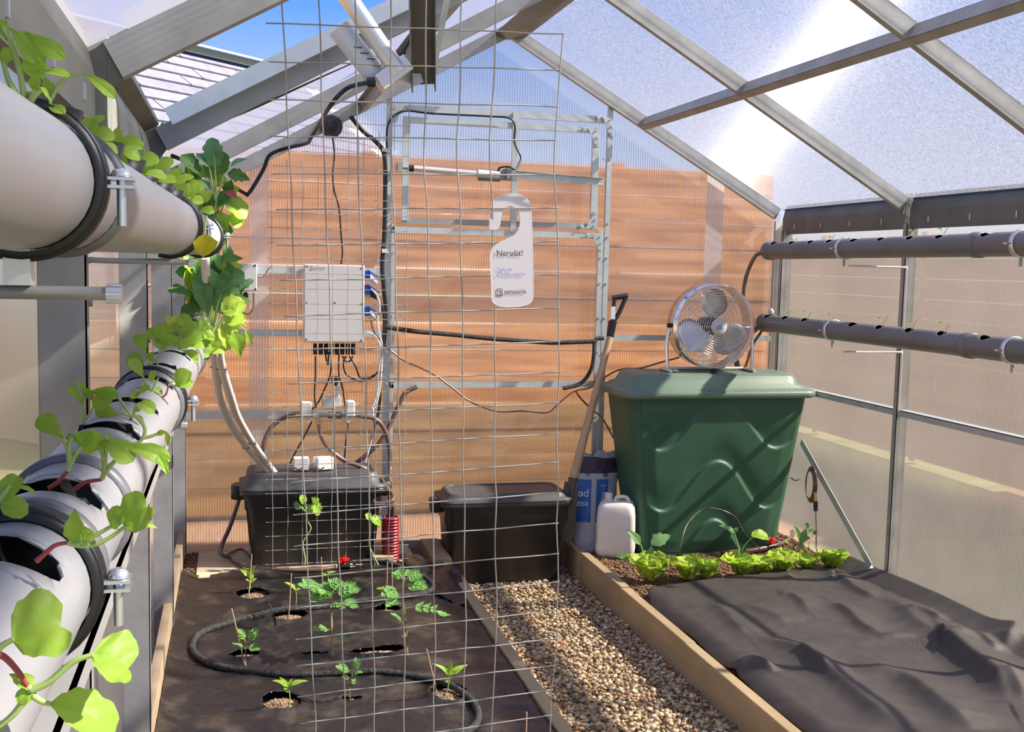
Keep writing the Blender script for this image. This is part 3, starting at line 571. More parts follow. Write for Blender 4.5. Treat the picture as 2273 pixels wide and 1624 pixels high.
for pts,am,ww in FOLDS:
    P_=[at(1573+p[0]/3.247,1150+p[1]/3.247,z=.205) for p in pts]; P_=cr(P_,3); FW.append((np.array([(p.x,p.y) for p in P_]),am,ww))
def fz_all(X_,Y_,base):
    Z_=base.copy()
    for P_,am,ww in FW:
        best=np.full(X_.shape,9.0); sgn_=np.zeros(X_.shape); tt=np.zeros(X_.shape); n=len(P_)-1
        for i in range(n):
            ax_,ay_=P_[i]; dx,dy=P_[i+1]-P_[i]; l2=dx*dx+dy*dy; t=((X_-ax_)*dx+(Y_-ay_)*dy)/l2; tc_=np.clip(t,0,1); d=np.hypot(X_-ax_-tc_*dx,Y_-ay_-tc_*dy); m=d<best; best=np.where(m,d,best); sgn_=np.where(m,np.sign(dx*(Y_-ay_)-dy*(X_-ax_)),sgn_); tt=np.where(m,(i+tc_)/n,tt)
        w_=np.where(sgn_>0,ww,ww*.38); Z_+=1.55*am*np.exp(-(best/w_)**1.5)*np.clip(np.sin(np.pi*np.clip(tt,.04,.96))*1.6,0,1)
    return Z_
nx,ny=170,330; VX=[]
for j in range(ny+1):
    b_=j/ny; y=lerp(2.2,lerp(P00.y,5.52,.5),b_)
    for i in range(nx+1):
        a=i/nx; y_=lerp(2.2,lerp(P00.y,5.50,a),b_); xl=2.062+.014*hz(0,y_,2.3,5)+(.085*max(0,(y_-5)/.35) if y_>5 else 0); x=lerp(xl,3.446,a)
        z=.200+.030*hz(x*.9,y_*.8,1.1,11)+.005*hz(x,y_,4,3)+.0016*hz(x,y_,14,9)
        e=x-2.05
        if e<.10: z-=(.10-e)**2*5
        if x>3.33: z+=(x-3.33)*.45
        VX.append((x,y_,z))
VX=np.array(VX); VX[:,2]=fz_all(VX[:,0],VX[:,1],VX[:,2])
q=MB(); q.add(VX.tolist(),[(j*(nx+1)+i,j*(nx+1)+i+1,(j+1)*(nx+1)+i+1,(j+1)*(nx+1)+i) for j in range(ny) for i in range(nx)],True)
tag(q.build('fleece_cover',MT['fab'],solid=.002),'wrinkled dark grey fleece spread over the right bed','ground cover')
# plywood under the black tub
q=MB(); q.box((-.20,5.90,.150),(1.02,6.42,.166)); tag(q.build('plywood_board',MT['ply'],bev=.002),'pale plywood board lying under the black tub on the left','board')
# ================================================================ left planting pipes
def pipe(par,a,b_,r,holes,mat,n=36,cell=.012,top=V((0,0,1)),th=.003):
    a,b_=V(a),V(b_); ax=(b_-a).normalized(); L_=(b_-a).length; si=ax.cross(top).normalized(); up=si.cross(ax); m=int(L_/cell)
    vs=[];P=[]
    for j in range(m+1):
        s=L_*j/m
        for i in range(n):
            th_=2*math.pi*i/n; t=((th_+math.pi)%(2*math.pi)-math.pi)*r  # arc from top
            P.append([s,t])
    def rho(s,t):
        best=9;bh=None
        for h in holes:
            q=math.sqrt(((s-h[0])/h[1])**2+(t/h[2])**2)
            if q<best: best,bh=q,h
        return best,bh
    fs=[]
    for j in range(m):
        for i in range(n):
            i2=(i+1)%n; th_=2*math.pi*(i+.5)/n; t=((th_+math.pi)%(2*math.pi)-math.pi)*r
            if holes and rho(L_*(j+.5)/m,t)[0]<1: continue
            fs.append((j*n+i,j*n+i2,(j+1)*n+i2,(j+1)*n+i))
    if holes:
        for p in P:
            q,h=rho(*p)
            if h and .62<q<1.45 and q>0:
                # pull rim vertices onto the hole outline
                if abs(q-1)<.32: p[0]=h[0]+(p[0]-h[0])/q; p[1]=p[1]/q
    for s,t in P:
        an=t/r; vs.append(a+ax*s+(up*math.cos(an)+si*math.sin(an))*r)
    q=MB(); q.add(vs,fs,True); ob=q.build('pipe_body',[MT[mat],MT['rubber'],MT['cut'] if mat=='pvc' else MT['rubber']],par,solid=th); md=ob.modifiers['s']; md.offset=-1; md.material_offset=1; md.material_offset_rim=2; return ob  # inner wall coloured black to paint in the shade inside the holes
def ringm(par,c,ax,r,w_,mat,name='coupling_ring',r2=None,t=.006):
    q=MB(); q.lathe([(r,-w_/2),(r+t,-w_/2+.002),(r+t,w_/2-.002),(r,w_/2)],c,ax,36); return q.build(name,MT[mat],par)
def clamp(par,c,ax,r,side,near=1.0):
    """metal clamp with rubber lining, lug and bolt at the side"""
    q=MB(); q.lathe([(r+.001,-.014),(r+.007,-.014),(r+.007,.014),(r+.001,.014)],c,ax,40); cl=q.build('clamp_lining',MT['rubber'],par)
    q=MB(); q.lathe([(r+.007,-.010),(r+.009,-.010),(r+.009,.010),(r+.007,.010)],c,ax,40); q.build('clamp_band',MT['rubber' if near<1 else 'galv'],cl)
    s=V(side); p=V(c)+s*(r+.016)
    q=MB(); q.box(p-V((.014,.011,.0045)),p+V((.012,.011,-.002))); q.box(p-V((.014,.011,-.002)),p+V((.012,.011,.0045))); q.build('clamp_lug',MT['steel'],cl)
    q=MB(); q.tube([p+V((.002,0,.012)),p+V((.002,0,-.034))],.0038,10); q.lathe([(0,.012),(.006,.011),(.0085,.007),(.009,.005),(0,.005)],p+V((.002,0,0)),(0,0,1),14); q.build('clamp_bolt',MT['steel'],cl)
UA,UB=V((-.187,.05,1.926)),V((-.088,3.42,1.936)); LA,LB=V((-.176,.05,1.612)),V((-.112,3.95,1.618))
def onp(A,B,y): return A+(B-A)*((y-A.y)/(B.y-A.y))
up=thing('planting_pipe','pale grey upper planting pipe along the left wall','pipe',onp(UA,UB,.8))
ax=(UB-UA).normalized(); uh=[.62,1.02,1.30,1.52,1.72,1.95,2.18,2.55,2.78,3.0]
pipe(up,UA,UB,.055,[(y-UA.y,.030,.040) for y in uh],'pvc')
for y,w_ in ((1.09,.02),): ringm(up,onp(UA,UB,y),ax,.0555,w_,'ring')
for y in (.93,2.24,3.28): clamp(up,onp(UA,UB,y),ax,.0555,V((1,0,0)),.5)
ringm(up,onp(UA,UB,3.40),ax,.05,.05,'ring','end_cap',t=.012)
lo=thing('planting_pipe','pale grey lower planting pipe along the left wall, full of seedlings','pipe',onp(LA,LB,.8))
ax=(LB-LA).normalized(); lh=[.42,.80,1.02,1.38,1.62,1.92,2.15,2.45,2.8,3.1,3.4,3.65]
pipe(lo,LA,LB,.055,[(y-LA.y,.034,.056) for y in lh],'pvc')
for y in (.925,1.13,1.95,2.9,3.6): ringm(lo,onp(LA,LB,y),ax,.0555,.018,'ring')
for y in (.885,1.995,3.3): clamp(lo,onp(LA,LB,y),ax,.0555,V((1,0,0)),.5)
ringm(lo,onp(LA,LB,3.93),ax,.05,.05,'ring','end_cap',t=.012)
# net cups in the holes
for A,B,hs_,par in ((UA,UB,uh,up),):
    for y in hs_:
        c=onp(A,B,y); q=MB(); q.lathe([(0,.010),(.018,.011),(.024,.040),(.032,.066),(.028,.066),(.020,.038)],c,(0,0,1),18); q.build('net_cup',MT['rubber'],par)
# brackets under the pipes
def bracket(name,label,y,z,x1):
    t=thing('pipe_bracket',label,'bracket',(-.27,y,z))
    q=MB(); q.tube(cr([(-.272,y,z-.16),(-.272,y,z-.02),(-.262,y,z),(-.24,y,z),(x1,y,z)],4),.0055,8); q.build('rod',MT['galv'],t)
    q=MB(); q.tube([(x1,y,z),(x1+.012,y,z)],.008,10); q.build('rod_end',MT['steel'],t)
    q=MB(); q.box((x1-.075,y-.01,z+.006),(x1-.055,y+.01,z+.045)); q.build('riser',MT['alu'],t)
bracket('b','steel rod bracket under the upper pipe, nearest to the camera',.93,1.84,-.10)
bracket('b','steel rod bracket under the upper pipe at the second wall post',2.18,1.862,-.085)
bracket('b','steel rod bracket under the upper pipe at the third wall post',3.66,1.868,-.055)
bracket('b','short steel rod bracket under the lower pipe at the second wall post',2.18,1.545,-.1)
sr=thing('support_rail','pale flat rail running just beneath the lower planting pipe','rail',(-.13,2,1.53))
q=MB(); q.box((-.155,.4,1.538),(-.118,3.0,1.544)); q.box((-.121,.4,1.520),(-.118,3.0,1.544)); q.build('rail_bar',MT['alu'],sr,)
q=MB(); q.box((-.27,.88,1.50),(-.118,.92,1.504)); q.box((-.2,1.5,1.52),(-.118,1.53,1.524)); q.build('cross_strap',MT['galv'],sr)
# ================================================================ right planting pipes
def rpipe(label,a,b_,hy,clamps,rings):
    t=thing('planting_pipe',label,'pipe',a); a,b_=V(a),V(b_); ax=(b_-a).normalized()
    pipe(t,a,b_,.053,[(a.y-y,.040,.046) for y in hy],'pvcd',cell=.012)
    for y in rings: ringm(t,onp(a,b_,y),ax,.053,.05,'pvcd','coupling',t=.005)
    q=MB(); q.lathe([(0,-.012),(.05,-.012),(.058,-.004),(.058,.05),(.052,.055)],a-ax*.03,ax,32); q.build('end_cap',MT['pvcd'],t)
    for y in clamps:
        c=onp(a,b_,y); q=MB(); q.lathe([(.054,-.012),(.060,-.012),(.060,.012),(.054,.012)],c,ax,36); cl=q.build('clamp_band',MT['steel'],t)
        q=MB(); q.box(c+V((-.085,-.01,-.004)),c+V((-.055,.01,.004))); q.build('clamp_lug',MT['steel'],cl)
        q=MB(); q.tube([c-V((0,0,.06)),c-V((0,0,.095))],.007,8); q.build('clamp_foot',MT['galv'],cl)
    return a,b_
ry1=[6.05,5.82,5.60,5.40,5.15,4.90,4.65,4.42,4.1,3.8,3.5]
ra=rpipe('dark grey upper planting pipe along the right wall',(3.22,6.12,2.00),(3.20,2.5,2.02),ry1,[5.28,3.9],[4.18])
ry2=[6.05,5.83,5.60,5.34,5.10,4.85,4.60,4.35,4.05,3.75,3.45]
rb=rpipe('dark grey lower planting pipe along the right wall',(3.20,6.10,1.555),(3.20,2.5,1.568),ry2,[5.33,3.9],[4.18])
for z,l in ((2.01,'steel rod bracket carrying the upper right pipe'),(1.56,'steel rod bracket carrying the lower right pipe')):
    t=thing('pipe_bracket',l,'bracket',(3.45,5.08,z-.1)); q=MB(); q.tube(cr([(3.45,5.05,z-.42),(3.45,5.05,z-.12),(3.44,5.05,z-.1),(3.40,5.05,z-.1),(3.10,5.05,z-.1)],4),.006,8); q.build('rod',MT['alu'],t)
# drain hoses at the pipe ends
t=thing('drain_hose','brown translucent hose looping from the upper right pipe down to the lower one','hose',(3.2,6.2,1.8))
q=MB(); q.tube(cr([(3.20,6.16,1.99),(3.16,6.22,1.96),(3.12,6.26,1.8),(3.13,6.27,1.6),(3.18,6.25,1.50)],6),.013,8); q.build('hose_run',MT['tubebr'],t)
t=thing('drain_hose','brown translucent hose dropping from the lower right pipe behind the fan','hose',(3.2,6.2,1.4))
q=MB(); q.tube(cr([(3.17,6.14,1.53),(3.10,6.22,1.44),(3.08,6.26,1.35),(3.12,6.27,1.18)],6),.018,8); q.tube(cr([(3.20,6.16,1.5),(3.17,6.22,1.40),(3.13,6.24,1.25),(3.04,6.24,1.18)],6),.009,8); q.build('hose_run',MT['tubebr'],t)
t=thing('steel_brace','slanting zinc angle bar between the right wall and the bed','brace',(3.4,5.6,.5))
q=MB(); a,b_=at(1775,985,x=3.40),at(1928,1262,x=3.40); q.prof(a,b_,[(0,0),(.03,0),(.03,.004),(.004,.004),(.004,.045),(0,.045)],(1,0,0)); q.build('angle_bar',MT['frame'],t)
t=thing('cable_coil','dark coiled sensor cable hanging from the slanting zinc bar','cable',at(1795,1080,x=3.34))
q=MB(); c=at(1797,1075,x=3.35)
for k in range(4):
    ra_,rz_=.045+.006*k,.085+.008*k; q.tube([c+V((.004*k,ra_*math.cos(2*math.pi*i/20),rz_*math.sin(2*math.pi*i/20))) for i in range(20)],.0045,6,closed=True)
q.build('coil',MT['tubebr'],t)
q=MB(); q.tube([at(1809,1092,x=3.34),at(1810,1112,x=3.34)],.009,8); q.build('connector',MT['brass'],t); q=MB(); q.tube([at(1810,1112,x=3.34),at(1811,1134,x=3.34)],.013,10); q.build('connector_sleeve',MT['rubber'],t)
q=MB(); q.tube(cr([at(1811,1134,x=3.34),at(1812,1180,x=3.33),at(1812,1215,x=3.32),at(1816,1228,x=3.3)]),.004,6); q.tube(cr([at(1776,1062,x=3.35),at(1766,1066,x=3.3),at(1755,1060,x=3.28)]),.004,6); q.build('cable_run',MT['tubebr'],t)
# ================================================================ tubs
def rrect(hx,hy,r,n=6):
    out=[]
    for cx,cy,a0 in ((hx-r,hy-r,0),(-hx+r,hy-r,90),(-hx+r,-hy+r,180),(hx-r,-hy+r,270)):
        for k in range(n+1):
            a=math.radians(a0+90*k/n); out.append((cx+r*math.cos(a),cy+r*math.sin(a)))
    return out
def loft(q,c,secs,caps=(True,True),rz=0,sm=True):
    """secs: (hx,hy,r,z)"""
    rings=[]; rot=Matrix.Rotation(rz,3,'Z')
    for hx,hy,r,z in secs: rings+= [V(c)+rot@V((x,y,z)) for x,y in rrect(hx,hy,r)]
    n=28; fs=[(i*n+k,i*n+(k+1)%n,(i+1)*n+(k+1)%n,(i+1)*n+k) for i in range(len(secs)-1) for k in range(n)]
    q.add(rings,fs,sm)
    if caps[0]: q.add(rings[:n],[tuple(range(n))[::-1]])
    if caps[1]: q.add(rings[-n:],[tuple(range(n))])
def tub(name,label,c,hx,hy,h,mat,lmat,rz=0,lidh=.07):
    t=thing(name,label,'storage box',c)
    q=MB(); loft(q,c,[(hx*.86,hy*.86,.04,0),(hx*.88,hy*.88,.05,.02),(hx*.90,hy*.90,.05,h*.28),(hx*.915,hy*.915,.05,h*.285),(hx*.965,hy*.965,.05,h*.74),(hx*.985,hy*.985,.055,h*.75),(hx*1.0,hy*1.0,.055,h*.98)],(True,True),rz); q.build('body',MT[mat],t)
    q=MB(); loft(q,c,[(hx*1.035,hy*1.05,.06,h-.035),(hx*1.05,hy*1.07,.06,h-.03),(hx*1.05,hy*1.07,.06,h-.005),(hx*1.03,hy*1.05,.06,h)],(True,True),rz); q.build('rim',MT[mat],t)
    q=MB(); loft(q,c,[(hx*1.06,hy*1.08,.07,h+.001),(hx*1.06,hy*1.08,.07,h+.012),(hx*.97,hy*.97,.06,h+.018),(hx*.94,hy*.92,.07,h+lidh-.008),(hx*.92,hy*.90,.07,h+lidh),(hx*.86,hy*.80,.05,h+lidh),(hx*.85,hy*.79,.05,h+lidh-.006)],(True,True),rz); q.build('lid',MT[lmat],t)
    rot=Matrix.Rotation(rz,3,'Z')
    for s in (-1,1):
        q=MB(); loft(q,V(c)+rot@V((s*hx*1.06,0,0)),[(.035,hy*.30,.03,h-.075),(.045,hy*.32,.03,h-.07),(.045,hy*.32,.03,h-.004),(.03,hy*.30,.03,h+.006)],(True,True),rz); q.build('handle',MT[mat],t)
    return t
tub('plastic_tub','black plastic storage tub with a dusty lid and hoses, under the control box',(.435,6.20,.164),.385,.185,.44,'black','blacklid',0,.085)
tub('plastic_tub','black plastic storage tub with a lid, standing on the gravel by the door',(1.555,6.16,.0),.375,.17,.50,'black','blacklid',-.02,.05)
wd=thing('timber_offcut','pale timber offcut beside the red corrugated conduit','wood',at(835,1230,z=.17))
q=MB(); a=at(812,1248,z=.165); q.box((a.x+.03,5.98,.164),(a.x+.15,6.12,.215)); q.build('offcut_board',MT['wood'],wd,bev=.003)
# green compost bin
GB=(2.82,6.12,.15)
gb=thing('compost_bin','tall green plastic compost bin with a wavy embossed front and domed lid','bin',GB)
q=MB(); H_=.985
hx0,hx1,hy0_,hy1_=.452,.581,.16,.235
def gsec(t): return (lerp(hx0,hx1,t),lerp(hy0_,hy1_,t),.07,H_*t)
loft(q,GB,[gsec(k/8) for k in range(9)],(True,True))
body=q.build('body',MT['green'],gb)
# front face panel with embossed waves: a fine grid proud of the body
def wave(a,v):
    """height of relief at front coords: a in 0..1 across, v 0..1 up"""
    z=0
    for v0,amp in ((-.11,.32),(.28,.32),(.68,.32)):
        c=v0+amp*.5*(1+math.cos(2*math.pi*(a-.50)/.78)); d=v-c
        z+= -.016/(1+math.exp(max(-40,min(40,-d*260))))+.016/(1+math.exp(max(-40,min(40,-(d-.10)*26))))
    return z
q=MB()
def gf(a,b_):
    t=.02+.95*b_; hx=lerp(hx0,hx1,t)-.055; x=GB[0]-hx+2*hx*a; e=min(1,min(a,1-a)*14)*min(1,min(b_,1-b_)*14)
    return (x,GB[1]-lerp(hy0_,hy1_,t)-.002-(.013+wave(a,b_))*e,GB[2]+H_*t)
q.grid(90,230,gf); q.build('front_panel',MT['green'],gb)
q=MB(); loft(q,GB,[(.620,.27,.09,H_-.02),(.630,.285,.10,H_-.014),(.630,.285,.10,H_+.016),(.620,.27,.10,H_+.026),(.585,.245,.09,H_+.030),(.578,.24,.09,H_+.044),(.545,.222,.09,H_+.056),(.525,.205,.09,H_+.100),(.510,.195,.09,H_+.115),(.45,.14,.07,H_+.118)],(True,True)); q.build('lid',MT['greenl'],gb)
LT=GB[2]+H_+.118
# fan on the bin
FC=V((2.815,6.08,1.535)); fan=thing('floor_fan','round chrome drum fan standing on the green compost bin','fan',(2.815,6.08,LT))
FR=.252
q=MB()
for k in range(15): r=.052+(FR-.058)*k/14; bul=.045*math.sqrt(max(0,1-(r/FR)**2)); q.tube([FC+V((r*math.cos(2*math.pi*i/40),-.075-bul,r*math.sin(2*math.pi*i/40))) for i in range(40)],.0016,5,closed=True)
for k in range(6):
    a=math.radians(k*60+30 if False else k*45 if k<0 else k*60); q.tube([FC+V((r*math.cos(a),-.076-.045*math.sqrt(max(0,1-(r/FR)**2)),r*math.sin(a))) for r in [.04+(FR-.04)*j/8 for j in range(9)]],.0018,5)
q.build('front_grille',MT['chrome'],fan)
q=MB()
for k in range(8): r=.06+(FR-.06)*k/7; q.tube([FC+V((r*math.cos(2*math.pi*i/36),.075+.02*math.sqrt(max(0,1-(r/FR)**2)),r*math.sin(2*math.pi*i/36))) for i in range(36)],.0016,4,closed=True)
for k in range(8): a=k*math.pi/4; q.tube([FC+V((r*math.cos(a),.078+.02*math.sqrt(max(0,1-(r/FR)**2)),r*math.sin(a))) for r in (.05,.15,FR)],.0018,4)
q.build('rear_grille',MT['chrome'],fan)
q=MB(); q.lathe([(FR-.004,-.075),(FR+.003,-.078),(FR+.003,.075),(FR-.004,.075),(FR-.004,-.075)],FC,(0,1,0),56); q.build('drum',MT['chrome'],fan)
q=MB(); q.lathe([(0,-.128),(.046,-.128),(.05,-.124),(.05,-.112)],FC,(0,1,0),28); q.build('hub_cap',MT['box'],fan)
q=MB(); q.plate([FC+V((a*.001,-.1285,b_*.001)) for a,b_ in ((-18,4),(-10,5),(-8,9),(-4,7),(0,14),(4,7),(8,9),(10,5),(18,4),(18,1),(-18,1))],(0,-.001,0))
for k in range(6): q.box(FC+V((-.024+.008*k,-.1295,-.010)),FC+V((-.0195+.008*k,-.1285,-.002)))
q.box(FC+V((-.024,-.1295,-.014)),FC+V((.023,-.1285,-.012))); q.build('hub_emblem',MT['inkb'],fan)
q=MB(); q.lathe([(0,-.04),(.05,-.04),(.055,0),(.05,.10),(0,.11)],FC,(0,1,0),20); q.build('motor',MT['darksteel'],fan)
for k in range(3):
    q=MB(); a0=math.radians(205+k*120)
    def bl_(s,t,a0=a0):
        r=.04+.185*s; a=a0+(t-.5)*(.55+.95*math.sin(math.pi*min(1,s*.85+.12))); return FC+V((r*math.cos(a),-.02-.045*(t-.5)*(1+s),r*math.sin(a)))
    q.grid(8,8,bl_); q.build('fan_blade',MT['blade'],fan,solid=.002)
for s in (-1,1):
    q=MB(); x=FC.x+s*(FR+.018); q.tube(cr([(x-s*.0,FC.y,FC.z-.02),(x+s*.012,FC.y,FC.z-.10),(x+s*.010,FC.y-.01,FC.z-.22),(x+s*.006,FC.y-.02,LT+.012)],5),.010,10); q.build('stand_leg',MT['chrome'],fan)
    q=MB(); q.tube([(FC.x+s*FR,FC.y,FC.z),(FC.x+s*(FR+.03),FC.y,FC.z)],.014,12); q.build('pivot_knob',MT['rubber'],fan)
    q=MB(); q.tube([(x+s*.006,FC.y-.06,LT+.011),(x+s*.006,FC.y+.10,LT+.011)],.011,10); q.build('stand_foot',MT['alu'],fan)
q=MB(); q.tube([(FC.x-FR-.02,FC.y+.09,LT+.012),(FC.x+FR+.02,FC.y+.09,LT+.012)],.011,10); q.build('stand_bar',MT['alu'],fan)
q=MB(); q.box((FC.x-.012,FC.y-.09,LT+.001),(FC.x+.012,FC.y-.05,LT+.022)); q.build('rubber_foot',MT['rubber'],fan)
fc=thing('fan_cord','black power cord running from the fan along the gable and over the bin lid','cord',(2.3,6.3,1.2))
q=MB(); q.tube(cr([at(1508,793,y=6.2),at(1470,803,y=6.25),at(1420,817,y=6.3),at(1380,819,y=6.32),at(1345,835,y=6.35),at(1310,860,y=6.4),at(1275,868,y=6.42),at(1240,895,y=6.42),at(1215,915,y=6.42),at(1160,912,y=6.42),at(1105,913,y=6.42),at(1060,898,y=6.42),at(1035,885,y=6.42),at(1000,857,y=6.42),at(965,832,y=6.42),at(925,812,y=6.42),at(900,802,y=6.42),at(870,780,y=6.42),at(845,755,y=6.42),at(830,735,y=6.42),at(822,705,y=6.42)],5),.0055,6); q.build('cord_run',MT['tubebr'],fc)
t=thing('sensor_cable','thin brown cable looping from the door post to behind the green bin','cable',(2.1,6.4,.9))
q=MB(); q.tube(cr([at(1277,866,y=6.42),at(1290,885,y=6.42),at(1318,912,y=6.42),at(1335,925,y=6.4),at(1350,950,y=6.38),at(1362,972,y=6.36)]),.006,6); q.build('cable_run',MT['tubebr'],t)
t=thing('water_hose','grey brown hose sagging behind the door from the left post to the right post','hose',(1.6,6.42,1.4))
q=MB(); q.tube(cr([at(855,725,y=6.42),at(920,735,y=6.42),at(1000,742,y=6.42),at(1100,752,y=6.42),at(1200,759,y=6.42),at(1240,760,y=6.42),at(1322,757,y=6.42)]),.014,8); q.tube(cr([at(1340,750,y=6.42),at(1322,755,y=6.42),at(1318,790,y=6.4),at(1312,820,y=6.4),at(1290,850,y=6.42),at(1250,862,y=6.42)]),.013,8); q.build('hose_run',MT['hose'],t)
# screws bag on the lid
t=thing('parts_bag','small clear bag of screws on the bin lid by the fan leg','bag',at(1496,828,y=6.0))
q=MB()
for k in range(14): p=V((at(1496,828,y=6.02).x+R.uniform(-.03,.03),6.02+R.uniform(-.02,.02),LT+.006+R.uniform(0,.018))); q.tube([p,p+V((R.uniform(-.02,.02),R.uniform(-.015,.015),R.uniform(-.004,.006)))],.003,5)
o_=q.build('screws',MT['steel'],t); o_['kind']='stuff'
# spade
sp=thing('spade','spade with a wooden shaft and black D handle leaning on the door post','spade',(1.98,6.1,.2))
a,b_=at(1355,744,y=6.28),at(1272,1065,y=6.12); q=MB(); q.tube([a,lerp(a,b_,.3),lerp(a,b_,.6),b_],.02,14,radii=[.0215,.021,.024,.028]); q.build('shaft',MT['ash'],sp)
q=MB(); top_,tl_,tr_=at(1357,745,y=6.28),at(1360,662,y=6.3),at(1389,656,y=6.3)
q.tube([at(1354,748,y=6.28),at(1360,712,y=6.28)],.026,14,radii=[.023,.027]); q.tube(cr([at(1360,716,y=6.28),at(1361,690,y=6.29),at(1364,664,y=6.3)],4),.0125,10); q.tube(cr([at(1360,716,y=6.28),at(1374,694,y=6.29),at(1389,660,y=6.3)],4),.0135,10); q.tube([at(1360,661,y=6.3),at(1392,656,y=6.3)],.0155,12); q.build('handle',MT['rubber'],sp)
q=MB(); q.box(at(1358,708,y=6.262)-V((.006,0,0)),at(1364,680,y=6.264)+V((.006,0,0))); q.build('handle_label',MT['wht'],sp)
q=MB(); m0=at(1272,1062,y=6.12); 
pts=[at(u,v,y=6.09) for u,v in ((1254,1068),(1276,1070),(1284,1090),(1276,1180),(1262,1215),(1247,1180),(1250,1090))]
q.plate(pts,(0,.004,0)); q.build('blade',MT['darksteel'],sp); q=MB(); q.tube([at(1272,1060,y=6.11),at(1266,1110,y=6.09)],.026,12,radii=[.03,.012]); q.build('socket',MT['darksteel'],sp)
# ================================================================ wire trellis panels
def text(s,o,right,up,wid,mat,par,name='lettering',off=None,th=.0006):
    cu=bpy.data.curves.new('t','FONT'); cu.body=s; cu.size=1; cu.extrude=0; to=bpy.data.objects.new('t',cu); COL.objects.link(to); bpy.context.view_layer.update()
    me=bpy.data.meshes.new_from_object(to.evaluated_get(bpy.context.evaluated_depsgraph_get())); bpy.data.objects.remove(to)
    xs=[v.co.x for v in me.vertices]; k=wid/(max(xs)-min(xs)); x0=min(xs); right,up=V(right).normalized(),V(up).normalized()
    n=right.cross(up).normalized()*.0012
    q=MB(); q.add([V(o)+right*((v.co.x-x0)*k)+up*(v.co.y*k)+n for v in me.vertices],[tuple(p.vertices) for p in me.polygons]); bpy.data.meshes.remove(me)
    return q.build(name,MT[mat],par)
tr=thing('wire_trellis','large zinc wire mesh trellis panel hanging in the foreground','trellis',(.5,2.5,1.5))
lv=[50,136,221,302,385,465,545,623,701,777,851,925,999,1071,1142,1213,1283,1350,1419,1479,1546,1606,1668,1728,1786]
rv=[75,156,236,311,387,461,536,610,683,757,826,894,962,1027,1092,1161,1228,1292,1355,1418,1476,1532,1588,1642,1695]
lu=[590,596,598,598,602,612,613,620,632,638,638,640,640,645,650,652,653,656,656,659,660,667,670,674,678]
ru=[1248,1243,1238,1230,1229,1236,1237,1239,1240,1240,1240,1238,1236,1236,1239,1236,1237,1238,1237,1236,1230,1224,1222,1219,1215]
def tcu(c,r):
    l=lerp(628,700,min(1,r/21)**.9) if r>=0 else 627; t=c/8; rr_=ru[max(0,min(24,int(r)))]
    if r>22: l=700+(r-22)*1.5
    return l+(rr_-l)*(t+.05*t*(1-t)*(1-min(r,21)/21))
def trp(u,r,v=None):
    a,b_=lu[r],ru[r]; y=2.37+.0165*r
    if v is None: v=lerp(lv[r],rv[r],(u-a)/(b_-a))
    return at(u,v,y=y)
for r in range(25):
    us=[lu[r]]+[tcu(c,r) for c in range(9)]; us[-1]=ru[r]+4
    q=MB(); q.tube(cr([trp(u,r)+V((0,.0016,.0012*math.sin(u*.7+r))) for u in us],2),.00165,6); q.build('horizontal_wire',MT['galv'],tr)
for c in (0,1,2,3,4,5,6,8):
    pts=[]
    top=trp(tcu(c,0),0); 
    for k in (2,1): p=top+ (top-trp(tcu(c,1),1))*k; pts.append(p)
    for r in range(25): 
        pts.append(trp(tcu(c,r),r)+V((.0015*math.sin(r*1.9+c),-.0016,0)))
    if c==8: pts=pts[2:]
    q=MB(); q.tube(cr(pts,2),.00165,6); q.build('vertical_wire',MT['galv'],tr)
q=MB()
for k in (1,2):
    a=trp(tcu(0,0),0)+(trp(tcu(0,0),0)-trp(tcu(0,1),1))*k-V((.04,0,0)); b2=trp(ru[0],0)+(trp(ru[0],0)-trp(ru[1],1))*k
    q=MB(); q.tube([a,b2],.00165,6); q.build('horizontal_wire',MT['galv'],tr)
tb=thing('wire_trellis','narrow wire mesh trellis panel standing at the back in front of the black tub','trellis',(.55,5.95,.2))
for r in range(32):
    z=.212+.0795*r; y=5.93-.004*r; q=MB(); x0_=max(.165+.002*math.sin(r*2.3),XC-(ZR-z-.14)/SL); q.tube([(x0_,y,z),(lerp(x0_,.95,.4),y,z+.0015*math.sin(r)),(.955-.0015*r,y,z)],.0018,5); q.build('horizontal_wire',MT['galv'],tb)
for c in range(10):
    x=.205+.0795*c; q=MB(); q.tube([(x+.003*math.sin(k*1.7+c)-.0006*k,5.928-.004*k,.17+.0795*k) for k in range(0,min(33,int((roofz(x)-.14-.17)/.0795)+1),2)],.0018,5); q.build('vertical_wire',MT['galv'],tb)
# ================================================================ door hanger sign
so_=[(165,520),(150,490),(152,400),(160,330),(180,230),(215,150),(270,100),(340,72),(430,62),(520,68),(600,100),(655,160),(680,250),(693,400),(700,600),(708,900),(712,1200),(710,1380),(690,1440),(640,1475),(540,1500),(400,1508),(300,1500),(230,1470),(195,1430),(187,1350),(175,1000),(166,880),(170,800),(190,750),(240,705),(300,670),(400,625),(470,588),(520,530),(545,450),(550,370),(535,300),(495,245),(440,215),(385,218),(345,240),(322,290),(305,370),(296,440),(278,500),(235,525)]
SY=2.455
def sgn(x,y): return at(1060+x/5.8,420+y/5.8,y=SY)
sg=thing('door_hanger','white door hanger sign with black and violet lettering on the wire trellis','sign',sgn(430,70))
q=MB(); q.plate([sgn(*p) for p in so_],(0,.0009,0)); q.build('card',MT['sign'],sg)
cx_,cy_=430,800; so2=[(x+(9 if x>430 else -9),y+(9 if y>700 else -9)) for x,y in so_[:29]]
q=MB(); ring=[sgn(*p) for p in so_[4:29]]; rin=[sgn(*p) for p in so2[4:29]]
q.add(ring+rin,[(i,i+1,25+i+1,25+i) for i in range(24)]); q.build('clear_laminate_edge',MT['lam'],sg,solid=.0004)
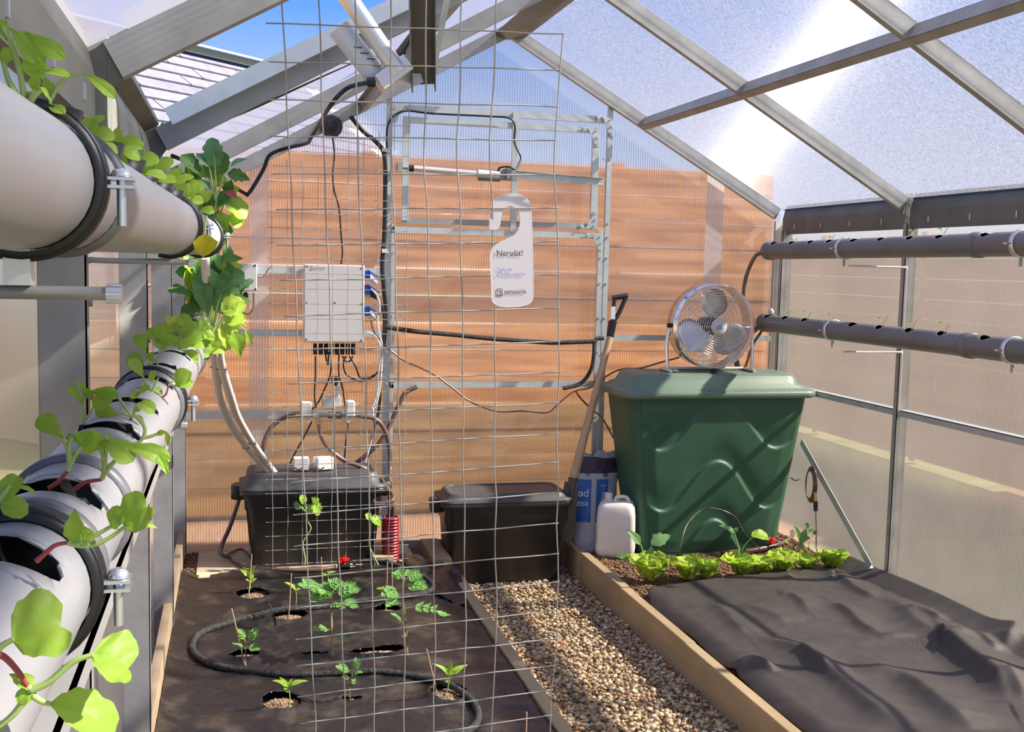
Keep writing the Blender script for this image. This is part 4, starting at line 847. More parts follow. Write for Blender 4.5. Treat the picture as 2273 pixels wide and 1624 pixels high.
rt=(sgn(600,855)-sgn(245,857)); upv=(sgn(300,200)-sgn(300,900)); off=V((0,-.0008,0))
def st(s,x,y,x2,mat): text(s,sgn(x,y)+off,rt,upv,(sgn(x2,y)-sgn(x,y)).length,mat,sg)
st('Nerušit!',245,857,580,'ink'); st('Tady se',247,1050,438,'inkb'); st('pěstuje chytře',248,1115,608,'inkb'); st('sensorie',342,1345,622,'ink')
def logo(fn,par,s=1,mat='ink'):
    q=MB()
    for a,b_ in (((0,0),(1,0)),((1,0),(1,1)),((1,1),(0,1)),((0,1),(0,0)),((0,.85),(1,.85))): q.beam(fn(*a),fn(*b_),.0008*s,.0008*s,(0,1,0))
    q.build('logo_frame',MT[mat],par)
logo(lambda a,b_: sgn(252+a*66,1280+b_*88)+V((0,-.001,0)),sg); text('IN',sgn(268,1335)+off,rt,upv,(sgn(302,1335)-sgn(268,1335)).length,'ink',sg)
# ================================================================ control boxes and plumbing on the gable
BY=6.33
def pbox(name,par,a,b_,y0,y1,mat,bev=.006): 
    q=MB(); p,s=at(a[0],a[1],y=y0),at(b_[0],b_[1],y=y0); q.box((p.x,y0,s.z),(s.x,y1,p.z)); return q.build(name,MT[mat],par,bev=bev)
cb=thing('control_box','large light grey control enclosure on the gable rails behind the trellis','box',at(742,672,y=BY))
pbox('enclosure',cb,(677,589),(806,758),BY+.02,BY+.16,'box'); pbox('cover',cb,(675,586),(808,760),BY-.005,BY+.018,'box')
q=MB()
for u,v in ((681,591),(802,596),(680,672),(743,672),(802,675),(680,753),(802,755)): p=at(u,v,y=BY-.006); q.tube([p,p+V((0,.004,0))],.006,10)
q.build('cover_screw',MT['galvd'],cb)['kind']='stuff'
rt2=V((1,0,-.01)); p=at(697,597,y=BY-.007); text('sensorie',p,rt2,(0,0,1),.062,'ink',cb)
logo(lambda a,b_: at(690+a*5,589+b_*9,y=BY-.007),cb,1)
for k in range(8):
    u=700+k*12; p=at(u,762,y=BY+.07); q=MB(); q.tube([p,p-V((0,0,.022)),p-V((0,0,.023)),p-V((0,0,.065))],.012,12,radii=[.013,.013,.015,.012]); q.build('cable_gland',MT['rubber'],cb)
for k,(v,w_) in enumerate(((600,0),(632,1),(680,0))):
    q=MB(); p=at(809,v,y=BY+.02); q.box(p,p+V((.035,.06,-.055))); q.build('socket',MT['blue'],cb,bev=.004); q=MB(); q.beam(p+V((.02,.0,.0)),p+V((.085,-.03,-.045)),.03,.008,(0,1,0)); q.build('socket_flap',MT['blue'],cb)
    q=MB(); q.tube([p+V((.03,.02,-.035)),p+V((.075,.02,-.075))],.013,10); q.build('plug',MT['white' if k!=1 else 'rubber'],cb)
sb_=thing('junction_box','small light grey junction box at the left gable corner','box',at(548,615,y=6.35)); pbox('enclosure',sb_,(527,586),(570,645),6.36,6.492,'box'); pbox('cover',sb_,(526,584),(571,646),6.345,6.358,'box')
q=MB()
for u,v in ((566,589),(567,642),(530,589)): p=at(u,v,y=6.343); q.tube([p,p+V((0,.003,0))],.006,10)
q.build('cover_screw',MT['rubber'],sb_)['kind']='stuff'
q=MB()
for u in (533,545): p=at(u,648,y=6.39); q.tube([p,p-V((0,0,.02)),p-V((0,0,.045))],.012,10,radii=[.01,.014,.01])
q.build('cable_gland',MT['rubber'],sb_); q=MB(); q.tube(cr([at(535,672,y=6.38),at(538,690,y=6.36),at(552,696,y=6.36),at(562,682,y=6.37),at(563,650,y=6.4)]),.005,6); q.tube(cr([at(571,613,y=6.38),at(585,612,y=6.4),at(595,598,y=6.42),at(604,590,y=6.44)]),.005,6); q.build('lead',MT['tubebr'],sb_)
def cable(label,pts,y,r=.006,mat='cable',name='cable',cat='cable',part='cable_run'):
    t=thing(name,label,cat,at(pts[0][0],pts[0][1],y=y)); q=MB(); q.tube(cr([at(p[0],p[1],y=(p[2] if len(p)>2 else y)) for p in pts]),r,7 if r<.01 else 10); q.build(part,MT[mat],t); return t
cable('thin black cable hanging from the round siren to the control box',[(738,302),(742,340),(739,385),(741,420),(752,460),(757,520),(760,560),(757,586)],6.42,.005)
for i,(l,pts) in enumerate((('black sensor cable under the left gland of the control box',[(700,790),(700,830),(698,880),(702,905)]),
  ('looped black cable below the control box glands',[(722,785),(728,810),(730,780)]),
  ('black cable from the control box to the left valve',[(738,785),(733,830),(726,850),(705,895),(690,910)]),
  ('black cable from the control box to the right valve',[(752,785),(752,830),(760,860),(766,900),(772,925)]),
  ('wavy black cable from the glands toward the left door post',[(768,790),(762,805),(768,830),(790,843),(805,845),(835,830),(850,825)]),
  ('second wavy black cable below the control box',[(775,790),(790,815),(800,838),(825,838),(838,825)]),
  ('drooping black cable under the rightmost gland',[(783,790),(778,800),(768,802),(760,790)]))): cable(l,pts,6.36,.005)
cable('white lead dropping from the blue sockets beside the door post',[(822,640),(836,655),(843,680),(838,710),(842,740),(848,770),(846,830),(842,870),(832,905)],6.36,.006,'white')
cable('second white lead dropping beside the door post',[(815,737),(832,745),(845,775),(840,830),(838,870),(826,905)],6.35,.005,'white')
cable('thick black lead curving from the middle blue socket down the door post',[(822,655),(840,665),(852,700),(850,760),(846,800),(842,900),(828,960),(820,1000),(808,1040)],6.37,.009)
cable('black and white lead falling behind the manifold to the tub',[(828,905),(828,960),(818,1000),(810,1030)],6.34,.006,'white')
sr_=thing('siren','round black siren hanging under the left gable rafter','siren',at(735,280,y=6.4)); q=MB(); c=at(735,280,y=6.40)
q.lathe([(0,-.012),(.012,-.014),(.014,-.006),(.024,-.012),(.026,-.005),(.036,-.012),(.038,-.006),(.05,-.014),(.062,-.012),(.066,0),(.060,.05),(.02,.06)],c,(0,1,0),36); q.build('horn',MT['black'],sr_)
# manifold
mf=thing('valve_manifold','row of cream motor valves with grey pipe fittings on the lower gable rail','valve',at(730,910,y=6.36)); MY=6.36
for a,b_,nm in (((667,892),(692,925),'valve_actuator'),((716,882),(744,908),'valve_actuator'),((767,890),(788,925),'valve_actuator')): pbox(nm,mf,a,b_,MY-.03,MY+.05,'cream',.008)
pbox('valve_cover',mf,(744,881),(757,905),MY-.02,MY+.04,'cream',.004)
q=MB(); q.tube([at(656,921,y=MY),at(800,921,y=MY)],.013,12); q.build('manifold_pipe',MT['pvc'],mf)
for u in (700,735,752): 
    q=MB(); q.tube([at(u-6,921,y=MY),at(u+6,921,y=MY)],.02,12); q.build('union_nut',MT['white' if u==700 else 'pvcd'],mf)
q=MB(); q.tube([at(750,850,y=MY),at(750,870,y=MY),at(750,890,y=MY)],.011,12); q.build('riser_pipe',MT['white'],mf); q=MB(); q.tube([at(743,835,y=MY),at(743,848,y=MY),at(743,855,y=MY)],.016,12,radii=[.02,.022,.016]); q.build('sensor_head',MT['rubber'],mf)
for u in (660,795): q=MB(); q.tube([at(u-4,921,y=MY),at(u+4,921,y=MY)],.017,8); q.build('brass_fitting',MT['brass'],mf)
q=MB(); q.tube([at(708,928,y=MY-.02),at(708,942,y=MY-.02)],.018,10); q.build('hose_tail',MT['brass'],mf)
for u in (684,772): q=MB(); q.box(at(u-4,928,y=MY)-V((0,.01,0)),at(u+4,937,y=MY)); q.build('valve_plug',MT['white'],mf)
cable('grey brown hose arching left from the valve manifold to the tub',[(656,921),(632,926),(605,945),(588,975),(580,1010),(572,1045,6.4)],6.38,.013,'tubebr','hose','hose','hose_run')
cable('dark glossy hose curving from the manifold middle across to the tub right end',[(708,940),(712,965),(730,995),(765,1022),(800,1035),(835,1055),(862,1085,6.1),(873,1100,6.0),(868,1112,5.96),(840,1118,5.95),(828,1112,5.96)],6.2,.013,'tubebr','hose','hose','hose_run')
cable('brown hose looping from the manifold right end down into the red conduit',[(800,923),(830,928),(852,950),(864,990),(866,1040),(866,1100,6.15),(866,1160,6.08)],6.33,.014,'tubebr','hose','hose','hose_run')
cable('brown hose from the door rail down behind the tub',[(925,858),(900,872),(882,905),(862,950),(840,985),(800,1020),(765,1045),(752,1058)],6.40,.014,'tubebr','hose','hose','hose_run')
cable('second brown hose entering the red conduit beside the tub',[(845,1060),(858,1085),(872,1120),(874,1160)],6.08,.012,'tubebr','hose','hose','hose_run')
cable('thin black cable slanting from the left valve down behind the tub lid',[(692,935),(672,975),(655,1005),(638,1040)],6.38,.005)
cable('thin black cable hanging from the right valve behind the trellis',[(772,938),(768,975),(765,1010),(762,1050)],6.37,.005)
rc=thing('corrugated_conduit','short dark red corrugated conduit standing by the tub with hoses in it','conduit',at(866,1238,z=.165)); c=at(864,1240,z=.168); c.y=6.05; q=MB(); pr=[]
for k in range(15): z=.0+.0175*k; pr+=[(.044,z),(.050,z+.003),(.050,z+.009),(.044,z+.012)]
pr+=[(.040,.262),(.040,.03)]; q.lathe(pr,c,(0,0,1),24); q.build('conduit_body',MT['redc'],rc)
for i,(l,pts) in enumerate((('left white foam sleeved tube from the lower planting pipe to the tub',[(476,770,3.98),(478,810,4.2),(488,880,4.6),(508,935,5.1),(545,990,5.7),(580,1030,6.1),(602,1056,6.18)]),('right white foam sleeved tube from the lower planting pipe to the tub',[(484,770,3.98),(492,815,4.2),(512,880,4.6),(528,925,5.1),(560,980,5.7),(592,1025,6.1),(614,1054,6.18)]))):
    t=cable(l,pts,6,.017,'foam','foam_tube','tube','tube_run')
    q=MB()
    for k in (1,4): p=at(pts[k][0],pts[k][1]+4,y=pts[k][2]); q.tube([p+V((.019*math.cos(a*.5236),.019*math.sin(a*.5236),0)) for a in range(12)],.002,5,closed=True)
    q.build('cable_tie',MT['rubber'],t)
t=cable('short white drop tube between the left pipe ends',[(455,570,3.5),(458,620,3.55),(462,660,3.6),(466,700,3.75)],3.5,.014,'foam','drop_tube','tube','tube_run')
for i,(u0,v0,u1,v1,l) in enumerate(((652,1030,686,1056,'small white plastic box on the tub lid, left one'),(699,1032,738,1056,'small white plastic box lying tilted on the tub lid, right one'))):
    t=thing('plastic_box',l,'box',at((u0+u1)/2,v1,y=6.15)); p,s=at(u0,v0,y=6.13),at(u1,v1,y=6.13); q=MB(); z0=.164+.44+.087; q.box((p.x,6.13,z0),(s.x,6.20,z0+.07),rz=(.0 if i==0 else .35)); q.build('case',MT['white'],t,bev=.004); q=MB(); q.tube(cr([V((p.x+.0,6.122-(.01 if i else 0),z0+.02)),V((p.x+.03,6.118-(.01 if i else 0),z0+.008)),V((p.x+.05,6.12-(.01 if i else 0),z0+.02))]),.0035,6); q.build('lead',MT['cable'],t)
# supply hose on the ground, red valves, porous hose loop
def gp(u,v,z): return at(u,v,z=z)
t=thing('supply_hose','brown supply hose curving round the left end of the black tub to the red valve','hose',gp(600,1260,.18))
q=MB(); q.tube(cr([(.035,6.42,.50),(.02,6.40,.45),(-.02,6.30,.35),(-.075,6.15,.24)]+[gp(u,v,.183) for u,v in ((512,1238),(540,1254),(620,1264),(700,1264),(745,1258))]),.0125,8); q.build('hose_run',MT['tubebr'],t)
q=MB(); q.tube(cr([(.0,6.36,.18),(-.06,6.25,.182)]+[gp(u,v,.178) for u,v in ((535,1218),(560,1240),(575,1255))]),.006,6); q.build('branch_tube',MT['cable'],t)
def redvalve(label,p,d):
    t=thing('hose_valve',label,'valve',p); d=V(d).normalized(); q=MB(); q.tube([p-d*.035,p+d*.035],.016,12); q.build('valve_body',MT['rubber'],t)
    q=MB(); b_=p+V((0,0,.03)); s=V((-d.y,d.x,0))
    for k in (-1,1): q.beam(b_-d*.022*k-s*.02*k,b_+d*.03*k+V((0,0,.012)),.014,.014,(0,0,1)); q.beam(b_-s*.022*k,b_+s*.022*k+V((0,0,.02)),.012,.016,(0,0,1))
    q.tube([p+V((0,0,.012)),b_+V((0,0,.015))],.012,10); q.build('valve_lever',MT['red'],t,bev=.002)
redvalve('black hose valve with a red lever at the edge of the mulch mat',gp(763,1256,.185),(1,-.1,0))
redvalve('black hose valve with a red lever on the soil right of the green bin',gp(1711,1212,.19),(1,.3,0))
def onm(u,v,up=.012):
    p=at(u,v,z=SOILZ+.012); p.z=matz(p.x,p.y)+up; return p
t=thing('soaker_hose','thick black porous soaker hose looping over the mulch mat','hose',onm(600,1490))
pts=[onm(*p) for p in ((783,1250),(840,1252),(900,1262),(950,1285),(960,1305),(930,1318),(860,1328),(780,1338),(700,1350),(630,1358),(560,1368),(490,1385),(445,1405),(427,1430),(437,1455),(475,1475),(540,1487),(640,1497),(740,1494),(840,1494),(920,1502),(990,1520),(1045,1550),(1062,1585),(1045,1615),(980,1640),(900,1650))]
q=MB(); P=cr(pts,14); q.tube(P,.0135,12,radii=[.0138+.0022*math.sin(i*2.1)*R.uniform(.3,1) for i in range(len(P))]); q.build('hose_run',MT['hose'],t)
t=thing('drip_line','thin black drip tube looped on the mat beside the second planting hole','tube',onm(585,1350)); q=MB(); q.tube(cr([onm(640,1314,.004),onm(600,1316,.004),onm(570,1312,.004),onm(553,1300,.01),onm(575,1290,.01)],5),.0028,6); q.build('tube_tail',MT['cable'],t); q=MB(); p0=onm(612,1385,0)
q.tube(cr([p0,p0+V((-.012,0,.05)),p0+V((-.03,.02,.10)),p0+V((-.052,.03,.105)),p0+V((-.07,.0,.05)),p0+V((-.10,-.02,.006)),p0+V((-.16,.02,.006)),p0+V((-.15,.09,.006)),p0+V((-.11,.12,.006))],6),.0032,6); q.tube([p0,p0+V((-.005,0,.045))],.006,8); q.build('tube_run',MT['cable'],t)
t=thing('supply_hose','brown hose stub on the soil right of the green bin','hose',gp(1740,1200,.18)); q=MB(); q.tube(cr([gp(1600,1225,.175),gp(1660,1222,.18),gp(1711,1212,.19),gp(1740,1203,.19),gp(1758,1190,.19),gp(1762,1175,.2)]),.013,8); q.build('hose_run',MT['tubebr'],t)
t=thing('drip_line','thin dark drip tube arching over the lettuce row to the green bin','tube',gp(1510,1240,.18)); a=gp(1508,1262,.17); q=MB(); q.tube(cr([a,a+V((0,.0,.06)),a+V((.02,.03,.15)),a+V((.10,.12,.24)),a+V((.25,.2,.30)),a+V((.42,.2,.25)),a+V((.5,.2,.14)),gp(1690,1222,.19)]),.0035,6); q.tube([a,a+V((.0,0,.07))],.007,8); q.tube(cr([a+V((.0,0,.06)),a+V((.04,.02,.075)),a+V((.09,.04,.05))]),.003,6); q.build('tube_run',MT['tubebr'],t)
# ================================================================ bag and canister
bg=thing('fertiliser_bag','white and purple woven bag with blue print leaning between spade and green bin','bag',gp(1308,1210,.15))
bo,bt=V((2.125,6.18,.15)),at(1330,1000,y=6.33)
def bagp(a,t,o=0.0):
    """a: angle around, t: 0..1 up"""
    c=lerp(bo,bt,t); wv=lerp(.115,.135,min(1,t*2))*(1 if t<.8 else lerp(1,.9,(t-.8)/.2)); dp=.075*(1-t**3*.8)*(.75+.25*math.sin(math.pi*min(1,t*1.4+.15)))+.006
    wr_=.006*hz(math.cos(a)*3,t*9,1.6,math.sin(a)*3)
    return c+V((math.cos(a)*(wv+o+wr_),math.sin(a)*(dp+o+wr_),0))
q=MB(); q.grid(36,30,lambda a,b_: bagp(a*2*math.pi,b_*.80)); q.build('woven_sack',MT['bagw'],bg)
q=MB(); q.grid(36,8,lambda a,b_: bagp(a*2*math.pi,.80+.13*b_+(.02*math.sin(a*12) if b_>.9 else 0)-(.02 if b_<.05 else 0),.001)); q.build('purple_band',MT['bagp'],bg)
q=MB(); q.grid(36,6,lambda a,b_: bagp(a*2*math.pi,.93+.05*b_+(.025*math.sin(a*14+1)+(.05 if .7<a<.8 else 0))*b_,.0)); q.build('torn_top',MT['bagw'],bg)
for a0,a1,t0,t1 in ((3.45,4.35,.30,.72),(4.58,5.15,.30,.72)):
    q=MB(); q.grid(10,12,lambda a,b_: bagp(lerp(a0,a1,a),lerp(t0,t1,b_),.003)); q.build('print_panel',MT['bagb'],bg)
def btext(s,a,t,wid,mat,rot):
    c=bagp(a,t,.006); r=(bagp(a+.1,t,.006)-bagp(a-.1,t,.006)).normalized(); u=(bagp(a,t+.05,.006)-bagp(a,t-.05,.006)).normalized()
    if rot==180: r,u=-r,-u
    if rot==90: r,u=u,-r
    text(s,c,r,u,wid,mat,bg)
btext('pel',4.22,.60,.075,'wht',180); btext('euz',4.22,.50,.075,'wht',180); btext('bbles',4.98,.46,.085,'wht',90); btext('KLASON',4.98,.06,.11,'ink',90); btext('SELECT',5.05,.665,.045,'wht',180)
q=MB()
for k in range(4): p=bagp(4.02,.755+.011*k,.004); r=(bagp(4.3,.75,.004)-bagp(4.02,.75,.004)); q.beam(p,p+r*.8,.002,.0015,(0,1,0))
for k in range(7): p=bagp(4.9+.035*k,.745,.004); q.beam(p,p+V((0,.0,.03)),.0015,.002,(0,1,0))
o_=q.build('small_print',MT['ink'],bg); o_['kind']='stuff'
cn=thing('jerrycan','milky white plastic canister with a white cap in front of the fertiliser bag','canister',(2.215,5.98,.15))
q=MB(); cc=V((2.225,6.02,.152)); loft(q,cc,[(.085,.075,.02,0),(.105,.090,.03,.012),(.115,.098,.032,.03),(.118,.10,.032,.06),(.112,.096,.03,.12),(.115,.098,.03,.16),(.113,.096,.03,.25),(.108,.092,.04,.30),(.092,.078,.04,.325),(.05,.05,.03,.333)],(True,True),-.42); q.build('body',MT['hdpe'],cn)
q=MB(); p=cc+V((-.045,.03,.33)); q.lathe([(0,.045),(.022,.045),(.024,.04),(.024,.0),(.018,-.01)],p,(0,0,1),20); q.build('cap',MT['white'],cn)
q=MB(); q.tube(cr([cc+V((-.01,.0,.325)),cc+V((.0,-.0,.355)),cc+V((.05,-.025,.355)),cc+V((.07,-.03,.32))]),.011,10); q.build('handle',MT['hdpe'],cn)

t=thing('sticker','small pale sticker on the outside of the right wall sheet','sticker',at(2067,850,x=3.52)); q=MB(); q.plate([at(2061,842,x=3.509),at(2074,843,x=3.509),at(2072,866,x=3.509),at(2063,865,x=3.509)],(.001,0,0)); q.build('sticker_face',MT['sign'],t)
# ================================================================ plants
SH={'spat':[(0,.05),(.15,.22),(.35,.6),(.6,.95),(.78,1),(.92,.72),(1,.12)],'ovate':[(0,.08),(.12,.6),(.3,1),(.55,.85),(.8,.45),(1,.02)],'heart':[(0,.08),(.1,.55),(.3,.86),(.6,1),(.85,.9),(.96,.68),(1,.5)],'round':[(0,.1),(.1,.6),(.3,.95),(.6,1),(.85,.75),(1,.15)],'lance':[(0,.1),(.2,.7),(.45,1),(.75,.6),(1,.03)]}
def prw(sh,u):
    T=SH[sh]
    for (a,x),(b_,y) in zip(T[:-1],T[1:]):
        if u<=b_: t=(u-a)/(b_-a); t=t*t*(3-2*t); return x+(y-x)*t
    return T[-1][1]
def leafq(q,b,t,w,n,sh='spat',bend=.12,cup=.18,notch=0,lob=0,wav=.03,nu=11,nv=8,seed=0):
    if V(b).y<1.3: nu,nv=20,14
    b,t=V(b),V(t); L_=t-b; ln=L_.length; d=L_/ln; n=V(n); n=(n-d*n.dot(d)); n=n.normalized() if n.length>1e-6 else d.orthogonal().normalized(); s=d.cross(n)
    def f(a,u):
        v=(a-.5)*2; wd=w/2*prw(sh,u)
        if lob: wd*=1+lob*math.sin(u*23+seed+ (2 if v>0 else 0))*min(1,u*4)
        uu=u-notch*(1-abs(v))**1.5*u**5
        z=bend*ln*4*u*(1-u)*.6 - bend*ln*u*u*.6 + cup*wd*abs(v)**1.6 - .04*w*math.exp(-(v*6)**2) + wav*w*math.sin(u*11+v*5+seed)*abs(v)
        return b+d*(ln*uu)+s*(wd*v)+n*z
    q.grid(nv,nu,f); return q
def view_n(p,upw=.7,jit=.25): 
    c=(V((0,0,CZ))-V(p)).normalized(); return (c*(1-upw*.5)+V((0,0,1))*upw+V((R.uniform(-jit,jit),R.uniform(-jit,jit),R.uniform(-jit,jit))))
def pxplant(label,cat,y,root,stems,leaves,mat='leafb',smat='stemg',name='seedling',group=None,rs=.0016,x=None):
    """stems: lists of px points (u,v[,dy]); leaves: (bu,bv,tu,tv,wpx,shape[,mat])"""
    P=lambda u,v,dy=0: at(u,v,y=y+dy)
    t=thing(name,label,cat,P(*root),group)
    for s in stems:
        m=s[0] if isinstance(s[0],str) else smat; pts=[p for p in s if not isinstance(p,str)]
        k=len(pts); q=MB(); C=cr([P(*p) for p in pts],4) if k>1 else [P(*p) for p in pts]; q.tube(C,rs,6,radii=[rs*lerp(1.15,.75,i/len(C)) for i in range(len(C))]); q.build('stem',MT[m],t)
    for i,l in enumerate(leaves):
        bu,bv,tu,tv,wp,sh=l[:6]; m=l[6] if len(l)>6 and l[6] else mat; o=l[7] if len(l)>7 else {}
        dy=R.uniform(-.012,.012)*min(1,y); b_=P(bu,bv,o.pop('dyb',0) if 'dyb' in o else 0); e_=P(tu,tv,dy)
        q=MB(); leafq(q,b_,e_,wp*y/F*1.2,view_n(b_,.6,.3),sh,seed=i*1.7+y*9,**o); q.build('leaf',MT[m],t)
    return t
sg_='seedlings in the left planting pipes'
H_='heart'; S_='spat'; O_='ovate'
pxplant('large pale seedling with notched leaves at the bottom left corner','plant',.56,(-30,1445),[('stemr',(-20,1448),(10,1458),(40,1490),(60,1522)),((60,1522),(72,1535)),((70,1532),(110,1512),(160,1470),(207,1452)),((68,1540),(90,1555),(112,1562)),((60,1545),(30,1585),(-10,1618)),((-20,1455),(5,1432),(30,1418))],
 [(28,1420,150,1374,150,H_,None,{'notch':.16}),(205,1452,300,1478,125,H_,None,{'notch':.12}),(112,1562,262,1618,105,H_,None,{'lob':.05}),(72,1530,22,1492,38,O_),(70,1535,38,1560,34,'round')],rs=.0017)
pxplant('seedling with a long red stem and folded heart leaves in the nearest pipe hole','plant',.74,(85,1245),[('stemr',(80,1246),(98,1230),(122,1210),(150,1204)),((150,1204),(172,1210),(205,1210),(240,1195),(280,1167)),((170,1208),(192,1198),(225,1180),(247,1168)),((172,1208),(171,1200)),((185,1210),(198,1200))],
 [(278,1168,330,1112,78,H_,None,{'notch':.2}),(280,1168,352,1168,20,'lance'),(246,1168,276,1130,46,'round'),(170,1205,165,1130,40,O_),(196,1202,182,1165,26,O_),(198,1202,205,1178,16,'lance')],rs=.0016)
pxplant('pair of pale leaves at the left edge above the lower pipe','plant',.80,(-5,1112),[((-12,1120),(5,1100),(22,1078))],[(0,1112,40,1055,36,H_),(4,1116,62,1138,40,'round'),(40,1080,85,1095,14,'lance')],rs=.002)
pxplant('seedling with spoon leaves and a red stem, left one in the wide second hole','plant',1.0,(110,1083),[('stemr',(108,1084),(130,1068),(150,1045)),((150,1045),(158,1020),(150,1000),(140,972)),((155,1030),(152,990),(160,972)),((158,1028),(168,1008),(180,990))],
 [(142,974,85,922,36,S_),(152,984,168,960,16,'lance'),(178,992,196,956,36,'round'),(160,1020,170,1000,16,O_)],rs=.002)
pxplant('seedling with broad drooping leaves, right one in the wide second hole','plant',1.02,(165,1088),[('stemr',(164,1088),(190,1070),(226,1064)),((226,1064),(231,1045),(228,1010),(218,990)),((230,1055),(235,1000)),((232,1052),(248,1030),(268,1012))],
 [(222,975,296,1020,52,S_),(212,1000,190,958,42,'round'),(262,985,380,1018,34,S_),(352,1008,374,1056,20,O_),(232,1000,226,965,18,'lance'),(245,975,238,960,14,O_)],rs=.002)
pxplant('seedling with a curled stem and narrow leaves beside the third hole','plant',1.28,(320,925),[((298,922),(312,932),(322,955),(312,978),(290,985),(270,982)),((316,972),(335,968),(350,962))],[(298,922,322,944,16,'lance'),(345,965,372,958,14,'lance'),(366,957,375,992,13,'lance')],rs=.002)
pxplant('upright seedling with cupped leaves standing left of the pipe curve','plant',1.42,(183,950),[('stemr',(180,955),(184,942)),((184,942),(184,900),(188,870)),((185,935),(200,918),(208,902)),((188,880),(215,868)),((262,880),(275,900),(292,922)),((186,905),(186,900))],
 [(187,905,150,858,24,S_),(190,870,168,843,15,'lance'),(196,868,262,876,26,S_),(208,904,250,872,32,'round'),(187,880,200,862,18,O_)],rs=.0018)
pxplant('small seedling with a flat pale leaf over the third hole','plant',1.44,(292,925),[('stemr',(290,932),(292,926)),((292,926),(275,918),(260,920)),((293,926),(298,912),(302,895)),((300,900),(310,893))],
 [(260,918,212,916,26,'round'),(302,884,294,866,20,O_),(310,893,344,914,28,'round'),(300,880,330,858,22,S_),(296,905,312,912,12,O_)],rs=.0016)
pxplant('seedling with a red forked stem at the fourth pipe hole','plant',1.75,(338,885),[('stemr',(336,886),(352,884),(368,875),(374,855)),((374,855),(384,845)),((330,875),(322,850),(318,838)),((334,880),(345,850),(352,838))],
 [(320,842,288,795,24,S_),(336,848,345,822,22,'round'),(388,848,424,826,34,'round'),(382,858,428,848,22,S_),(345,862,362,874,16,O_),(300,862,335,866,18,S_)],rs=.0016)
pxplant('seedling with tall spoon leaves near the second clamp of the lower pipe','plant',2.1,(345,835),[('stemr',(330,830),(329,818)),((329,818),(328,800),(324,785)),((330,815),(355,790),(372,765)),((350,828),(350,800),(356,775))],
 [(326,782,303,742,26,S_),(322,815,285,788,30,S_),(372,765,350,718,22,S_),(356,775,392,745,26,S_),(330,800,340,780,18,O_)],rs=.0015)
pxplant('pale bushy seedling near the far clamp of the lower pipe','plant',2.5,(390,800),[((390,803),(388,780),(392,762)),((390,800),(398,770),(402,745)),((388,800),(372,778),(360,760)),((392,800),(412,788),(428,775))],
 [(392,770,450,735,36,'round'),(390,780,440,800,30,S_),(402,750,428,720,26,'round'),(360,765,330,728,26,S_),(372,778,345,755,22,S_),(400,790,432,812,24,'round'),(386,770,372,738,22,O_),(405,765,455,768,26,S_),(380,790,352,800,18,O_)],rs=.0015)
pxplant('crowded pale seedlings with yellowish leaves at the lower pipe far half','plant',2.9,(425,770),[((428,775),(425,750),(418,730)),((430,775),(445,750),(455,725)),((428,772),(405,750),(398,735)),((424,778),(415,790),(402,800))],
 [(418,735,398,700,24,S_),(430,760,465,790,38,'round'),(440,750,478,745,30,S_),(425,740,440,710,24,O_),(415,760,380,740,24,S_),(420,755,405,782,26,'round'),(452,735,470,765,22,S_),(398,738,380,718,18,S_)],rs=.0015)
# kale-like clumps at the far pipe ends
pxplant('tall dark green lobed plant growing at the far end of the upper pipe','plant',3.3,(470,505),[((470,508),(476,470),(480,440),(478,380),(475,345)),((478,445),(470,400),(464,368)),((480,440),(492,405),(497,385)),((476,470),(500,448),(505,446)),('stemr',(468,505),(462,460),(458,420)),('stemr',(474,500),(484,470),(486,450)),((466,505),(440,480),(425,460)),((474,505),(455,500),(445,480))],
 [(480,372,468,305,34,'round','leafk',{'lob':.15}),(448,395,405,342,34,S_,'leafd',{'lob':.12}),(492,388,490,334,32,'round','leafd',{'lob':.12}),(505,385,556,398,26,'ovate','leafd',{'lob':.2}),(512,368,548,350,18,'lance','leafk'),(470,372,435,338,20,'lance','leafk'),(500,425,528,438,16,'lance','stemr'),(502,448,548,482,56,'round','leafb'),(500,480,540,495,34,S_,'leafb'),
  (455,440,420,400,28,S_,'leafb'),(450,455,398,425,26,S_,'leafb',{'lob':.1}),(440,470,405,452,24,O_,'leafb'),(460,470,470,430,28,O_,'leafd'),(480,455,515,420,30,O_,'leafd',{'lob':.15}),(485,470,505,520,26,O_,'leafb'),(478,490,495,545,24,S_,'leafb'),(465,470,480,500,26,'round','leafd'),(450,480,430,445,22,O_,'leafk'),(490,500,520,520,24,O_,'leafd'),(466,420,440,395,20,O_,'leafk')],rs=.003)
pxplant('single yellowed leaf hanging from the upper pipe end','plant',1.95,(456,475),[((459,478),(455,500),(455,522))],[(455,520,452,572,46,'ovate','yell',{'bend':.05})],'yell','stemg','yellow_leaf',rs=.0018)
pxplant('bluish green lobed plant filling the gap between the pipe ends','plant',3.55,(470,745),[((470,748),(466,700),(456,650)),((472,748),(478,700),(490,650)),((468,748),(452,705),(432,690)),((474,748),(490,712),(500,700)),((470,745),(470,690),(470,640)),((476,745),(500,700),(530,712),(545,725)),((470,748),(440,710),(415,705))],
 [(462,700,435,575,34,'lance','leafk',{'lob':.1}),(470,660,538,600,46,S_,'leafk',{'lob':.1}),(478,690,530,640,50,'round','leafk',{'lob':.1}),(440,660,374,640,26,S_,'leafd',{'lob':.15}),(488,575,540,572,20,O_,'leafd'),(498,595,520,612,34,'round','leafd'),(455,680,400,700,40,S_,'leafd'),(500,660,560,668,18,'lance','leafd'),(440,610,405,545,14,'lance','leafd'),(482,640,462,590,26,O_,'leafk'),(462,690,440,640,26,S_,'leafk'),(480,690,500,630,26,S_,'leafk'),(430,700,395,735,26,S_,'leafd'),(478,560,488,600,16,O_,'leafk')],rs=.003)
RK=random.Random(3)
